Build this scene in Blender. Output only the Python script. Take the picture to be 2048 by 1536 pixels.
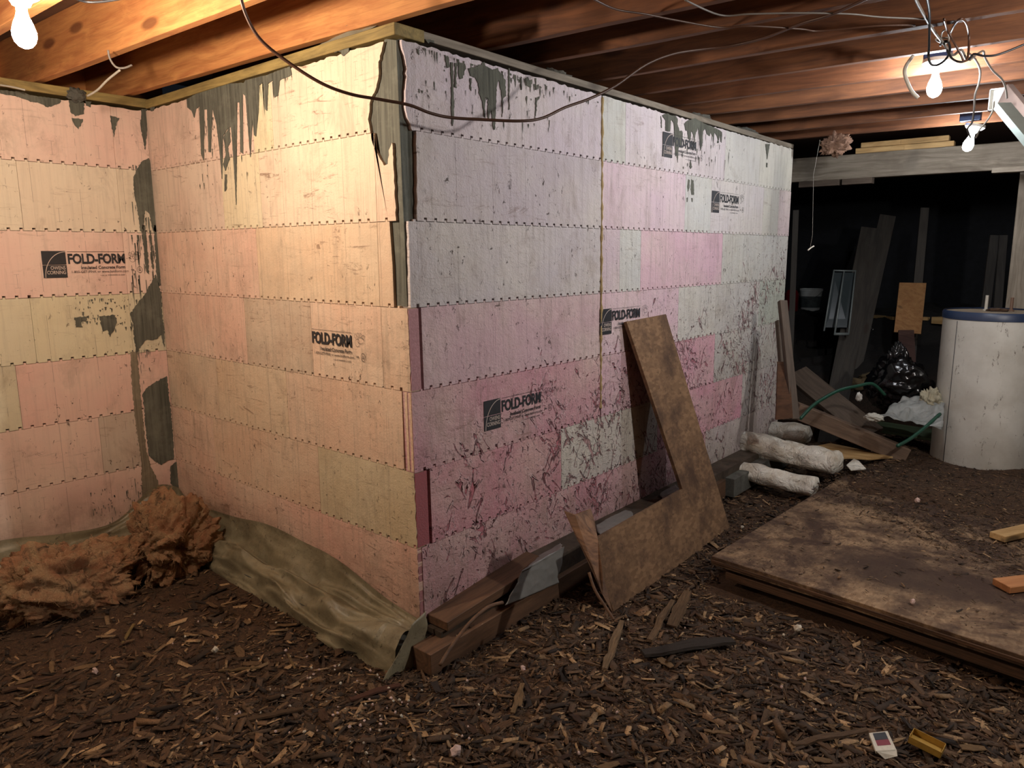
import bpy, bmesh, math, random
import numpy as np
from mathutils import Vector, Matrix, noise
random.seed(7); rng = np.random.default_rng(7)
for o in list(bpy.data.objects): bpy.data.objects.remove(o)
COL = bpy.context.scene.collection
PI = math.pi

# ------------------------------------------------------------------ camera
CAM = Vector((1.9947, -1.7564, 1.4043)); YAW, PIT, ROL, F = -0.7090, -0.1744, -0.0052, 1468.1
_f = Vector((math.sin(YAW)*math.cos(PIT), math.cos(YAW)*math.cos(PIT), math.sin(PIT)))
_r = Vector((math.cos(YAW), -math.sin(YAW), 0)); _u = _r.cross(_f)
_r, _u = math.cos(ROL)*_r+math.sin(ROL)*_u, -math.sin(ROL)*_r+math.cos(ROL)*_u
cd = bpy.data.cameras.new('camera'); cam = bpy.data.objects.new('camera', cd); COL.objects.link(cam)
cd.sensor_width = 36; cd.lens = F/2048*36; cd.clip_start = .02
M = Matrix((_r, _u, -_f)).transposed().to_4x4(); M.translation = CAM; cam.matrix_world = M
bpy.context.scene.camera = cam
# ------------------------------------------------------------------ world, exposure
sc = bpy.context.scene
sc.view_settings.view_transform = 'Standard'; sc.view_settings.look = 'None'
sc.view_settings.gamma = 1; sc.view_settings.use_curve_mapping = False
sc.view_settings.exposure = 1.25
w = bpy.data.worlds.new('world'); sc.world = w; w.use_nodes = True
w.node_tree.nodes['Background'].inputs[0].default_value = (.5, .6, .8, 1)
w.node_tree.nodes['Background'].inputs[1].default_value = 0.004
BULB_WARM, BULB_COOL = (1.0, .80, .62), (.90, .94, 1.0)
LAMP_NEAR, LAMP_MID, LAMP_FAR, LAMP_OFF, LAMP_BEHIND = 560, 300, 170, 760, 300

# ------------------------------------------------------------------ helpers: pixel of the photo -> point on a real plane
def ray(x, y): return _f+_r*((x-1024)/F)-_u*((y-768)/F)
def onz(x, y, z): d = ray(x, y); return CAM+d*((z-CAM.z)/d.z)
def onx(x, y, X): d = ray(x, y); return CAM+d*((X-CAM.x)/d.x)
def ony(x, y, Y): d = ray(x, y); return CAM+d*((Y-CAM.y)/d.y)
def atd(x, y, dep): return CAM+ray(x, y)*dep
XA, LC = -1.9437, 3.634
ZK = [2.130, 1.8364, 1.525, 1.218, .9118, .6076, .3107, .005]
def lean(y, z): return -.0182*(z-1.05)*max(0., 1-max(y, 0)/LC)
# wall surfaces: (s, z, proud) -> world
def SA(s, z, h=0): return Vector((XA+h, s, z))
def SB(s, z, h=0): return Vector((s, -h, z))
def SC(s, z, h=0): return Vector((lean(s, z)+h, s, z))
def pA(x, y): p = onx(x, y, XA); return (p.y, p.z)
def pB(x, y): p = ony(x, y, 0); return (p.x, p.z)
def pC(x, y):
    X = 0
    for i in range(6): p = onx(x, y, X); X = lean(p.y, p.z)
    return (p.y, p.z)

def link(o, parent=None):
    COL.objects.link(o)
    if parent: o.parent = parent
    return o
def mesh(name, verts, faces, mat, parent=None, smooth=False, uv=None):
    me = bpy.data.meshes.new(name); me.from_pydata([tuple(v) for v in verts], [], faces); me.update()
    if mat: me.materials.append(mat)
    if smooth: me.polygons.foreach_set('use_smooth', [True]*len(me.polygons))
    if uv:
        l = me.uv_layers.new(name='UVMap'); idx = np.empty(len(me.loops), 'i'); me.loops.foreach_get('vertex_index', idx)
        l.data.foreach_set('uv', np.array(uv, 'f')[idx].ravel())
    return link(bpy.data.objects.new(name, me), parent)
def tag(o, label=None, cat=None, group=None, kind=None):
    if label: o['label'] = label
    if cat: o['category'] = cat
    if group: o['group'] = group
    if kind: o['kind'] = kind
    return o
def empty(name, loc, label=None, cat=None, group=None):
    o = bpy.data.objects.new(name, None); o.empty_display_size = .05; o.location = loc; COL.objects.link(o)
    return tag(o, label, cat, group)
def keep(o, parent):            # parent without moving
    o.parent = parent; o.matrix_parent_inverse = Matrix.Translation(parent.location).inverted(); return o
def lin(h):
    if isinstance(h, str): c = [int(h[i:i+2], 16)/255 for i in (0, 2, 4)]
    else: c = [v/255 for v in h]
    return tuple([(v/12.92 if v <= .04045 else ((v+.055)/1.055)**2.4) for v in c]+[1])

def tube(name, pts, r, mat, parent=None, n=8, sub=6, cap=True, flat=1.0):
    P = [Vector(p) for p in pts]
    if sub > 1 and len(P) > 2:
        Q = []
        for i in range(len(P)-1):
            a, b, c, d = P[max(i-1, 0)], P[i], P[i+1], P[min(i+2, len(P)-1)]
            for k in range(sub):
                t = k/sub
                Q.append(.5*((2*b)+(c-a)*t+(2*a-5*b+4*c-d)*t*t+(3*b-a-3*c+d)*t**3))
        Q.append(P[-1]); P = Q
    V, Fc = [], []; up = Vector((0, 0, 1)); N = None
    for i, p in enumerate(P):
        t = (P[min(i+1, len(P)-1)]-P[max(i-1, 0)]).normalized()
        if N is None: N = t.cross(up if abs(t.z) < .9 else Vector((1, 0, 0))).normalized()
        N = (N-t*N.dot(t)).normalized(); B = t.cross(N)
        rr = r(i/(len(P)-1)) if callable(r) else r
        for k in range(n):
            a = 2*PI*k/n; V.append(p+N*(math.cos(a)*rr)+B*(math.sin(a)*rr*flat))
    for i in range(len(P)-1):
        for k in range(n): Fc.append((i*n+k, i*n+(k+1) % n, (i+1)*n+(k+1) % n, (i+1)*n+k))
    if cap: Fc += [tuple(range(n))[::-1], tuple(range((len(P)-1)*n, len(P)*n))]
    return mesh(name, V, Fc, mat, parent, smooth=True)
def lathe(name, prof, base, mat, parent=None, n=32, axis=Vector((0, 0, 1)), smooth=True, cap=True):
    q = Vector((0, 0, 1)).rotation_difference(axis); V, Fc = [], []
    for r, z in prof:
        for k in range(n):
            a = 2*PI*k/n; V.append(Vector(base)+q @ Vector((r*math.cos(a), r*math.sin(a), z)))
    for i in range(len(prof)-1):
        for k in range(n): Fc.append((i*n+k, i*n+(k+1) % n, (i+1)*n+(k+1) % n, (i+1)*n+k))
    if cap: Fc += [tuple(range(n))[::-1], tuple(range((len(prof)-1)*n, len(prof)*n))]
    o = mesh(name, V, Fc, mat, parent, smooth)
    if smooth:
        m = o.modifiers.new('edge', 'EDGE_SPLIT'); m.split_angle = .7
    return o
def plank(name, a, b, width, thick, mat, parent=None, up=Vector((0, 0, 1)), seg=10, bev=.002, wob=.0012, ragged=0., hang=True):
    """board from a to b (centre of its top face if hang), width across, thick along -up"""
    a, b = Vector(a), Vector(b); X = (b-a); L = X.length; X.normalize()
    up = Vector(up); Y = up.cross(X).normalized(); Z = X.cross(Y)
    V, Fc = [], []; sd = random.random()*99
    z1 = 0 if hang else thick/2; z0 = z1-thick
    for i in range(seg+1):
        x = L*i/seg
        for (y, z) in ((-width/2, z0), (width/2, z0), (width/2, z1), (-width/2, z1)):
            dx = 0
            if ragged and i in (0, seg): dx = (random.random()-.3)*ragged*(1 if i == 0 else -1)
            n1 = noise.noise(Vector((x*2+sd, y*9, z*9)))*wob*2
            V.append((x+dx, y+n1, z+noise.noise(Vector((x*2, sd+y*9, z*9)))*wob*2))
    for i in range(seg):
        for k in range(4): Fc.append((i*4+k, i*4+(k+1) % 4, (i+1)*4+(k+1) % 4, (i+1)*4+k))
    Fc += [(3, 2, 1, 0), tuple(seg*4+k for k in range(4))]
    o = mesh(name, V, [f[::-1] for f in Fc], mat, None)
    Mx = Matrix((X, Y, Z)).transposed().to_4x4(); Mx.translation = a; o.matrix_world = Mx
    if bev: m = o.modifiers.new('bevel', 'BEVEL'); m.width = bev; m.segments = 1; m.limit_method = 'ANGLE'
    if parent:
        o.parent = parent; o.matrix_parent_inverse = parent.matrix_world.inverted() if parent.type != 'EMPTY' else Matrix.Translation(parent.location).inverted()
    return o
def slab(name, outline, nrm, thick, mat, parent=None, uv=None, bev=0):
    """flat piece: outline of 3-D points, extruded by -nrm*thick"""
    n = len(outline); V = [Vector(p) for p in outline]+[Vector(p)-Vector(nrm)*thick for p in outline]
    Fc = [tuple(range(n)), tuple(range(2*n-1, n-1, -1))]+[((k+1) % n, k, n+k, n+(k+1) % n) for k in range(n)]
    a = (V[1]-V[0]); area = Vector()
    for i in range(n): area += V[i].cross(V[(i+1) % n])
    if area.dot(Vector(nrm)) < 0: Fc = [f[::-1] for f in Fc]
    o = mesh(name, V, Fc, mat, parent, uv=(uv+uv if uv else None))
    if bev: m = o.modifiers.new('bevel', 'BEVEL'); m.width = bev; m.segments = 1; m.limit_method = 'ANGLE'
    return o
def box(name, lo, hi, mat, parent=None, bev=0.):
    x0, y0, z0 = lo; x1, y1, z1 = hi
    V = [(x0,y0,z0),(x1,y0,z0),(x1,y1,z0),(x0,y1,z0),(x0,y0,z1),(x1,y0,z1),(x1,y1,z1),(x0,y1,z1)]
    o = mesh(name, V, [(3,2,1,0),(4,5,6,7),(0,1,5,4),(1,2,6,5),(2,3,7,6),(3,0,4,7)], mat, parent)
    if bev: m = o.modifiers.new('bevel', 'BEVEL'); m.width = bev; m.segments = 2
    return o

# ------------------------------------------------------------------ node materials
class NT:
    def __init__(s, name):
        s.m = bpy.data.materials.new(name); s.m.use_nodes = True; s.t = s.m.node_tree; s.b = s.t.nodes['Principled BSDF']; s.out = s.t.nodes['Material Output']
    def n(s, typ, ins=None, **kw):
        nd = s.t.nodes.new(typ)
        for k, v in kw.items(): setattr(nd, k, v)
        for k, v in (ins or {}).items(): s.set(nd.inputs[k], v)
        return nd
    def set(s, sock, v):
        if hasattr(v, 'is_linked') or isinstance(v, bpy.types.NodeSocket): s.t.links.new(v, sock)
        else: sock.default_value = v
    def math(s, op, a, b=None, c=None):
        nd = s.n('ShaderNodeMath', operation=op)
        for i, v in enumerate((a, b, c)):
            if v is not None: s.set(nd.inputs[i], v)
        return nd.outputs[0]
    def ramp(s, v, lo, hi, a=0., b=1.):
        nd = s.n('ShaderNodeMapRange', {'Value': v, 'From Min': lo, 'From Max': hi, 'To Min': a, 'To Max': b}); return nd.outputs[0]
    def mix(s, f, a, b, bt='MIX'):
        nd = s.n('ShaderNodeMix', data_type='RGBA', blend_type=bt); s.set(nd.inputs[0], f); s.set(nd.inputs[6], a); s.set(nd.inputs[7], b); return nd.outputs[2]
    def noise(s, vec, scale, detail=3, rough=.55, dist=0., dim='3D'):
        return s.n('ShaderNodeTexNoise', {'Vector': vec, 'Scale': scale, 'Detail': detail, 'Roughness': rough, 'Distortion': dist}).outputs[0]
    def mapv(s, vec, scale=(1, 1, 1), loc=(0, 0, 0), rot=(0, 0, 0)):
        return s.n('ShaderNodeMapping', {'Vector': vec, 'Scale': scale, 'Location': loc, 'Rotation': rot}).outputs[0]
    def obj(s): return s.n('ShaderNodeTexCoord').outputs['Object']
    def uv(s): return s.n('ShaderNodeTexCoord').outputs['UV']
    def pos(s): return s.n('ShaderNodeNewGeometry').outputs['Position']
    def bump(s, h, strength=.5, dist=.01, nrm=None):
        i = {'Height': h, 'Strength': strength, 'Distance': dist}
        if nrm: i['Normal'] = nrm
        return s.n('ShaderNodeBump', i).outputs[0]
    def fin(s, col, rough=.8, nrm=None, **kw):
        s.set(s.b.inputs['Base Color'], col); s.set(s.b.inputs['Roughness'], rough)
        if nrm: s.set(s.b.inputs['Normal'], nrm)
        for k, v in kw.items(): s.set(s.b.inputs[k], v)
        return s.m

def plain(name, c, rough=.7, bumpy=0., var=.12, scale=30, **kw):
    t = NT(name); p = t.obj(); f = t.noise(p, scale, 4)
    c = lin(c); d = tuple([v*(1-var*2) for v in c[:3]]+[1]); e = tuple([min(1, v*(1+var)) for v in c[:3]]+[1])
    return t.fin(t.mix(f, d, e), rough, t.bump(t.noise(p, scale*3, 3), bumpy, .004) if bumpy else None, **kw)

def wood(name, c1, c2, grain=1., dirt=.35, knots=True, bump=.25, rough=.75, along=(2.2, 38, 38), dark='2a1c10'):
    t = NT(name); rnd = t.n('ShaderNodeObjectInfo').outputs['Random']
    off = t.n('ShaderNodeCombineXYZ', {0: t.math('MULTIPLY', rnd, 37.), 1: t.math('MULTIPLY', rnd, 11.)}).outputs[0]
    p = t.n('ShaderNodeVectorMath', {0: t.obj(), 1: off}, operation='ADD').outputs[0]
    warp = t.noise(t.mapv(p, (1.5, 5, 5)), 1., 2)
    wv = t.n('ShaderNodeVectorMath', {0: t.mapv(p, along), 1: t.n('ShaderNodeCombineXYZ', {1: t.math('MULTIPLY', warp, 7.*grain), 2: t.math('MULTIPLY', warp, 5.*grain)}).outputs[0]}, operation='ADD').outputs[0]
    g = t.noise(wv, 1., 5, .6)
    g2 = t.noise(t.mapv(p, (6, 220, 220)), 1., 2)
    g = t.ramp(g, .35, .68)
    c = t.mix(g, lin(c1), lin(c2))
    c = t.mix(t.math('MULTIPLY', t.ramp(g2, .5, .75), .25), c, lin(dark))
    if knots:
        v = t.n('ShaderNodeTexVoronoi', {'Vector': t.mapv(p, (2.2, 7, 7)), 'Scale': 1.}, feature='F1')
        k = t.ramp(v.outputs[0], .10, .17, 1., 0.)
        c = t.mix(t.math('MULTIPLY', k, .75), c, lin(dark))
    big = t.noise(p, 3.5, 5, .65)
    c = t.mix(t.math('MULTIPLY', t.ramp(big, .45, .75), dirt), c, lin(dark))
    return t.fin(c, rough, t.bump(t.math('ADD', g, g2), bump, .0015))

def foam(name, gouge=0., scuff=.5, streak=.5, warm=0.):
    t = NT(name); uv = t.uv(); pos = t.pos(); oc = t.n('ShaderNodeObjectInfo').outputs['Color']
    rnd = t.n('ShaderNodeObjectInfo').outputs['Random']
    sep = t.n('ShaderNodeSeparateXYZ', {0: uv}).outputs; u, v = sep[0], sep[1]
    rv = t.n('ShaderNodeVectorMath', {0: uv, 1: t.n('ShaderNodeCombineXYZ', {2: t.math('MULTIPLY', rnd, 20.)}).outputs[0]}, operation='ADD').outputs[0]
    c = t.mix(t.ramp(t.noise(rv, 2.6, 4, .6), .38, .72, 0., .55), oc, t.mix(.6, oc, lin('e2dcc4')))
    c = t.mix(t.math('MULTIPLY', t.ramp(t.noise(rv, 1.7, 5, .7, .3), .5, .75), .28*(.5+scuff)), c, lin('8e8070'))
    # vertical streaks
    st = t.ramp(t.noise(t.mapv(rv, (55, 2.4, 1)), 1., 4, .65), .5, .8)
    c = t.mix(t.math('MULTIPLY', st, .8*streak), c, lin('7e7266'))
    st2 = t.ramp(t.noise(t.mapv(rv, (160, 3.5, 1), (3, 1, 0)), 1., 3, .6), .62, .74)
    c = t.mix(t.math('MULTIPLY', st2, .5*streak), c, lin('5b5046'))
    # cast lines every 20 cm and printed I marks
    def near(x, per, off, half):
        a = t.math('FRACT', t.math('ADD', t.math('MULTIPLY', x, 1/per), off)); a = t.math('ABSOLUTE', t.math('SUBTRACT', a, .5))
        return t.math('LESS_THAN', t.math('MULTIPLY', a, per), half)
    rough_on = t.math('GREATER_THAN', t.noise(rv, 6., 2), .46)
    line = t.math('MULTIPLY', near(u, .2032, .2, .0009), rough_on)
    band = near(v, .1524, .0, .030); cap = t.math('SUBTRACT', near(v, .1524, 0, .0315), near(v, .1524, 0, .0300))
    im = t.math('MAXIMUM', t.math('MULTIPLY', near(u, .2032, .7, .0009), band), t.math('MULTIPLY', near(u, .2032, .7, .012), cap))
    mk = t.math('MULTIPLY', t.math('MAXIMUM', line, t.math('MULTIPLY', im, t.math('GREATER_THAN', t.noise(rv, 3.3, 1), .5))), .45)
    c = t.mix(mk, c, lin('4a4038'))
    # dirt specks, smears
    sp = t.math('MULTIPLY', t.ramp(t.noise(t.mapv(rv, (34, 22, 9)), 1., 5, .75, .5), .625, .665), t.ramp(t.noise(rv, 2.1, 3), .38, .58))
    c = t.mix(t.math('MULTIPLY', sp, .85), c, lin('3d2c20'))
    sm = t.math('MULTIPLY', t.ramp(t.noise(t.mapv(rv, (5, 30, 1), (0, 0, 0), (0, 0, .25)), 1., 6, .8, 1.), .565, .65), t.ramp(t.noise(rv, 1.5, 3), .43, .58))
    c = t.mix(t.math('MULTIPLY', sm, .8*scuff), c, lin('6b4a33'))
    c = t.mix(t.math('MULTIPLY', t.ramp(t.noise(t.mapv(rv, (7, 3.5, 1), (7, 1, 0)), 1., 5, .7, .6), .54, .72), .38), c, lin('7f6a58'))
    h = t.math('ADD', t.math('MULTIPLY', t.noise(rv, 140, 3), .25), t.math('MULTIPLY', t.noise(rv, 22, 3), .6))
    h = t.math('SUBTRACT', h, t.math('MULTIPLY', t.math('ADD', line, sp), .4))
    z = t.n('ShaderNodeSeparateXYZ', {0: pos}).outputs[2]
    if gouge:
        y = t.n('ShaderNodeSeparateXYZ', {0: pos}).outputs[1]
        if gouge == 1:
            zl = t.math('ADD', t.math('MULTIPLY', y, .20), .93)
            zm = t.math('MULTIPLY', t.ramp(t.math('SUBTRACT', z, zl), .22, -.45), 1.)
        else:
            zm = t.ramp(z, 1.8, .1, 0., .95)
        zm = t.math('MULTIPLY', zm, t.ramp(t.noise(rv, 2.2, 2), .25, .6, .45, 1.))
        lips = []
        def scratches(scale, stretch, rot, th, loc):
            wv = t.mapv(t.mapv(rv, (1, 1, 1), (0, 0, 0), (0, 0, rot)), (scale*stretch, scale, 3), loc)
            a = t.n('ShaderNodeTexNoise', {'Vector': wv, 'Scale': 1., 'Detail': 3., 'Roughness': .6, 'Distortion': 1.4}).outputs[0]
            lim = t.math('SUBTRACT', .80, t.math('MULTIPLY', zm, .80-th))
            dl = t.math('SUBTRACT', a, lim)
            lips.append(t.math('MULTIPLY', t.ramp(dl, -.030, -.006), t.ramp(dl, .012, -.004)))  # pale rim of each gouge: a highlight painted into the colour
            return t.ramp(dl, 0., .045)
        if gouge == 1:
            g1 = scratches(24, .34, 1.0, .56, (0, 0, 0)); g2 = scratches(21, .32, -1.1, .575, (5, 3, 1)); g3 = scratches(38, .45, .3, .59, (9, 4, 7))
            g = t.math('MAXIMUM', t.math('MAXIMUM', g1, g2), g3)
            deep = t.ramp(t.noise(rv, 34, 2), .42, .60)
            fresh = t.mix(deep, t.mix(.55, oc, lin('a8404e')), lin('55282c'))
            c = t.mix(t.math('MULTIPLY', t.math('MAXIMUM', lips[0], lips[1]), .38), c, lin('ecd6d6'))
            c = t.mix(t.math('MULTIPLY', g, .85), c, fresh)
            brn = t.math('MULTIPLY', t.ramp(t.noise(t.mapv(rv, (40, 26, 5), (2, 2, 2)), 1., 4, .7), .60, .66), t.math('MULTIPLY', zm, .75))
            c = t.mix(brn, c, lin('4a332a'))
            h = t.math('SUBTRACT', h, t.math('MULTIPLY', g, 4.2)); dist = .016
        else:
            g1 = scratches(60, .10, .12, .63, (0, 0, 0)); g2 = scratches(44, .22, -.2, .66, (5, 3, 1)); g = t.math('MAXIMUM', g1, g2)
            c = t.mix(t.math('MULTIPLY', lips[0], .4), c, lin('f0dcc4'))
            c = t.mix(t.math('MULTIPLY', g, .5), c, lin('8a5e48'))
            brn = t.math('MULTIPLY', t.ramp(t.noise(t.mapv(rv, (46, 26, 5), (2, 2, 2)), 1., 4, .7), .63, .67), t.math('MULTIPLY', zm, .8))
            c = t.mix(brn, c, lin('3c2a20'))
            h = t.math('SUBTRACT', h, t.math('MULTIPLY', g, 3.0)); dist = .009
    else: dist = .004
    # grime at the foot of the wall
    c = t.mix(t.math('MULTIPLY', t.ramp(z, .30, .0), t.ramp(t.noise(rv, 7, 5, .7), .35, .6, .15, .7)), c, lin('6a5c4c'))
    return t.fin(c, .75, t.bump(h, .8, dist))

def cement(name, c1='6b6c62', c2='45463e', streak=True):
    t = NT(name); p = t.obj(); g = t.noise(t.mapv(p, (90, 90, 3)) if streak else p, 1. if streak else 14., 4, .6)
    c = t.mix(t.ramp(g, .35, .7), lin(c1), lin(c2)); c = t.mix(t.ramp(t.noise(p, 9, 5, .7), .5, .75, 0, .5), c, tuple(min(1, v*1.7) for v in lin(c1)[:3])+(1,))
    return t.fin(c, .9, t.bump(t.math('ADD', g, t.noise(p, 120, 3)), .5, .003))

def osb(name, c1, c2, dark, dust=0., scale=70, stain=None):
    t = NT(name); p = t.obj()
    v = t.n('ShaderNodeTexVoronoi', {'Vector': t.mapv(p, (scale, scale*.45, scale)), 'Scale': 1.}, feature='F1'); cc = t.n('ShaderNodeSeparateXYZ', {0: v.outputs['Color']}).outputs[0]
    c = t.mix(cc, lin(c1), lin(c2)); c = t.mix(t.ramp(t.noise(p, 5, 6, .7), .44, .66), c, lin(dark))
    sp = t.ramp(t.noise(p, 55, 4, .7), .62, .68); c = t.mix(t.math('MULTIPLY', sp, .7), c, lin('2b1d13'))
    if stain:
        q_ = t.n('ShaderNodeVectorMath', {0: t.mapv(t.mapv(p, (1,1,1), tuple(-v for v in stain[:3])), (1/stain[3], 1/stain[4], 1))}, operation='LENGTH').outputs['Value']
        c = t.mix(t.ramp(t.math('ADD', q_, t.math('MULTIPLY', t.noise(p, 7, 5, .7), 1.6)), 2.1, 1.45, 0, .9), c, lin('3a281c'))
    if dust: c = t.mix(t.ramp(t.noise(t.mapv(p, (1, 1, 1), (3, 8, 0)), 2.4, 6, .75, .4), .42, .56, 0, dust), c, lin('3a261a'))
    return t.fin(c, .85, t.bump(t.math('ADD', cc, t.noise(p, 90, 3)), .3, .0015))

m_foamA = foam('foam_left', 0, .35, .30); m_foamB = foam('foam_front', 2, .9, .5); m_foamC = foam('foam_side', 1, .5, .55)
m_cem = cement('cement'); m_cemdark = cement('cement_smear', '626257', '3f3f37'); m_conc = cement('concrete', '5e5c54', '42403a', False)
m_joist = wood('joist_fir', '80502f', '5a361f', 1., .35, dark='3a1c10')  # joist wood toned down, shade on the faces put into the colour
m_joistb = wood('joist_bright', 'c98d52', 'a8683a', 1.3, .12, dark='5a3018')  # brighter copy of the joist wood, lamplight put into the colour
m_grey = wood('grey_lumber', '8d8272', '6b5f50', 1., .3); m_pt = wood('sill_lumber', 'a08a52', '75643a', 1.4, .3, knots=False)
m_new = wood('pale_lumber', 'c3a06c', 'a5804e', 1., .15); m_brownlum = wood('brown_lumber', '6e4f37', '4f3826', 1., .45)
m_timber = wood('timber_lumber', '7a6350', '5a4738', .8, .3); m_darklum = wood('dark_lumber', '5f5144', '463a30', .8, .3)
m_bg = wood('shadowed_lumber', '3f3a33', '2c2823', .8, .3)  # lumber coloured dark to stand in for shade in the back space
m_osb = osb('leaning_board', '8c6c4e', '70543a', '4c3626'); m_osbf = osb('floor_board', '9c8264', '7e6348', '4e3a2a', .95, 90, (1.38, 1.62, .03, .42, .22))
m_osbedge = wood('board_edge', '6a4c36', '38281c', 1., .5, knots=False, along=(2, 4, 150))
m_ink = plain('print_ink', '2a2a2e', .6, 0, .3, 60); m_inkgap = plain('print_gap', 'cbb9ad', .7)
m_black = plain('black_rubber', '17171a', .5); m_browncord = plain('brown_cord', '4a2f20', .45); m_cable = plain('grey_cable', '6c655e', .5); m_cablew = plain('white_cable', 'b9b3a6', .5)
m_porc = plain('white_porcelain', 'd8d6cf', .35); m_blue = plain('blue_box_plastic', '2c4470', .5); m_galv = plain('galvanised_steel', '8f9a94', .45, 0, .1, 20, Metallic=.6)
m_pine = plain('dusty_pink', 'e0b0ae', .9, .5); m_spray = plain('spray_foam', 'b39a6a', .8, .8, .2, 60)

def emit(name, c, s):
    t = NT(name); t.t.nodes.remove(t.b); e = t.n('ShaderNodeEmission', {'Color': (*c, 1), 'Strength': s}); t.t.links.new(e.outputs[0], t.out.inputs[0]); return t.m

# ------------------------------------------------------------------ ground
def g_at(x, y): return float(ground(x, y))
def sstep(a, b, x): t = min(1, max(0, (x-a)/(b-a))); return t*t*(3-2*t)
def sst(a, b, x): t = np.clip((x-a)/(b-a), 0, 1); return t*t*(3-2*t)
def base_g(x, y):
    g = -.115+.0*x
    g = g+.12*sst(2.2, 2.9, y)*sst(.45, .8, x)+.05*sst(2.9, 3.9, y)*(1-sst(.45, .8, x))*sst(0, .2, x)
    line = y-(2.62-.62*(x-.65))+.10*np.sin(x*9)+.07*np.sin(x*23+1)
    g = g+.055*sst(-.12, .5, line)*sst(.66, .8, x)*(1-sst(3.6, 4.2, y))
    g = g+.66*sst(4.15, 5.25, y)+.2*sst(5.2, 6.0, y)+.05*sst(-.6, -1.5, y)*0
    return g
def fbm(x, y, sc, seed):       # cheap value noise, numpy
    r = np.random.default_rng(seed); T = r.random((64, 64)); out = 0; amp = 1.
    for o in range(4):
        X, Y = x*sc, y*sc; i, j = np.floor(X).astype(int), np.floor(Y).astype(int); a, b = X-i, Y-j; a = a*a*(3-2*a); b = b*b*(3-2*b)
        g = lambda p, q: T[p % 64, q % 64]
        out = out+amp*((g(i, j)*(1-a)+g(i+1, j)*a)*(1-b)+(g(i, j+1)*(1-a)+g(i+1, j+1)*a)*b-.5); sc *= 2.03; amp *= .5
    return out
def ground(x, y):
    x, y = np.asarray(x, float), np.asarray(y, float)
    far = sst(4.0, 4.8, y)
    return base_g(x, y)+fbm(x+9, y+9, 2.2, 1)*(.022+.10*far)+fbm(x+5, y+7, 14, 2)*(.007+.02*far)
def ongr(px, py, dz=0):
    for i in range(160):
        p = atd(px, py, 3+i*.04)
        if p.z <= float(ground(p.x, p.y))+dz: return p
    return p
t = NT('soil'); p = t.obj(); a = t.noise(p, 60, 5, .75); c = t.mix(t.ramp(a, .35, .7), lin('2c1d12'), lin('5c4229')); c = t.mix(t.ramp(t.noise(p, 3, 4), .4, .7, 0, .6), c, lin('432a1a'))
c = t.mix(t.ramp(t.noise(p, 190, 2), .66, .72, 0, .7), c, lin('94765a'))
yy = t.n('ShaderNodeSeparateXYZ', {0: p}).outputs[1]
c = t.mix(t.ramp(yy, 4.1, 4.9), c, t.mix(t.ramp(a, .3, .7), lin('0d0b09'), lin('1c1713')))  # soil goes near black towards the back, painted in place of shade
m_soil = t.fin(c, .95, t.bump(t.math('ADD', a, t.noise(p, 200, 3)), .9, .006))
def grid_ground(name, x0, x1, y0, y1, st, dz=0):
    xs, ys = np.arange(x0, x1+st/2, st), np.arange(y0, y1+st/2, st); X, Y = np.meshgrid(xs, ys); Z = ground(X, Y)+dz
    nx, ny = len(xs), len(ys); V = np.stack([X, Y, Z], -1).reshape(-1, 3)
    i = (np.arange(ny-1)[:, None]*nx+np.arange(nx-1)[None]).ravel(); Q = np.stack([i, i+1, i+nx+1, i+nx], -1)
    me = bpy.data.meshes.new(name); me.vertices.add(len(V)); me.vertices.foreach_set('co', V.ravel().astype('f')); me.loops.add(Q.size); me.loops.foreach_set('vertex_index', Q.ravel().astype('i'))
    me.polygons.add(len(Q)); me.polygons.foreach_set('loop_start', (np.arange(len(Q))*4).astype('i')); me.polygons.foreach_set('loop_total', np.full(len(Q), 4, 'i')); me.update(calc_edges=True); me.validate()
    me.polygons.foreach_set('use_smooth', [True]*len(Q)); me.materials.append(m_soil); return link(bpy.data.objects.new(name, me))
floor = grid_ground('floor', -1.95, 4.5, -3.6, 7.6, .03); tag(floor, 'dark brown earth floor under the bark mulch', kind='structure')

# ------------------------------------------------------------------ walls: concrete core and foam panels
def prism(name, base, mat, parent=None):    # base: list of functions z -> (x, y)
    n = len(base); V = [Vector((*f(-.3), -.3)) for f in base]+[Vector((*f(ZK[0]), ZK[0])) for f in base]
    return mesh(name, V, [tuple(range(n))[::-1], tuple(range(n, 2*n))]+[(k, (k+1) % n, n+(k+1) % n, n+k) for k in range(n)], mat, parent)
T = .05
wallA = tag(prism('wall_left', [lambda z: (XA-T-.15, -3.6), lambda z: (XA-T, -3.6), lambda z: (XA-T, T), lambda z: (XA-T-.15, T)], m_cem), 'cream and pink foam block wall on the left', kind='structure')
wallB = tag(prism('wall_front', [lambda z: (XA-T, T), lambda z: (lean(0, z)-.072, T), lambda z: (lean(0, z)-.072, .2), lambda z: (XA-T, .2)], m_cem), 'warm lit foam block wall facing the camera', kind='structure')
wallC = tag(prism('wall_side', [lambda z: (lean(T, z)-T-.15, T+.15), lambda z: (lean(0, z)-.072, T), lambda z: (lean(.2, z)-T-.004, .22), lambda z: (lean(3.6, z)-T, LC-.02), lambda z: (-T-.15, LC-.02)], m_cem), 'lilac lit foam block wall receding to the right', kind='structure')

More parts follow.
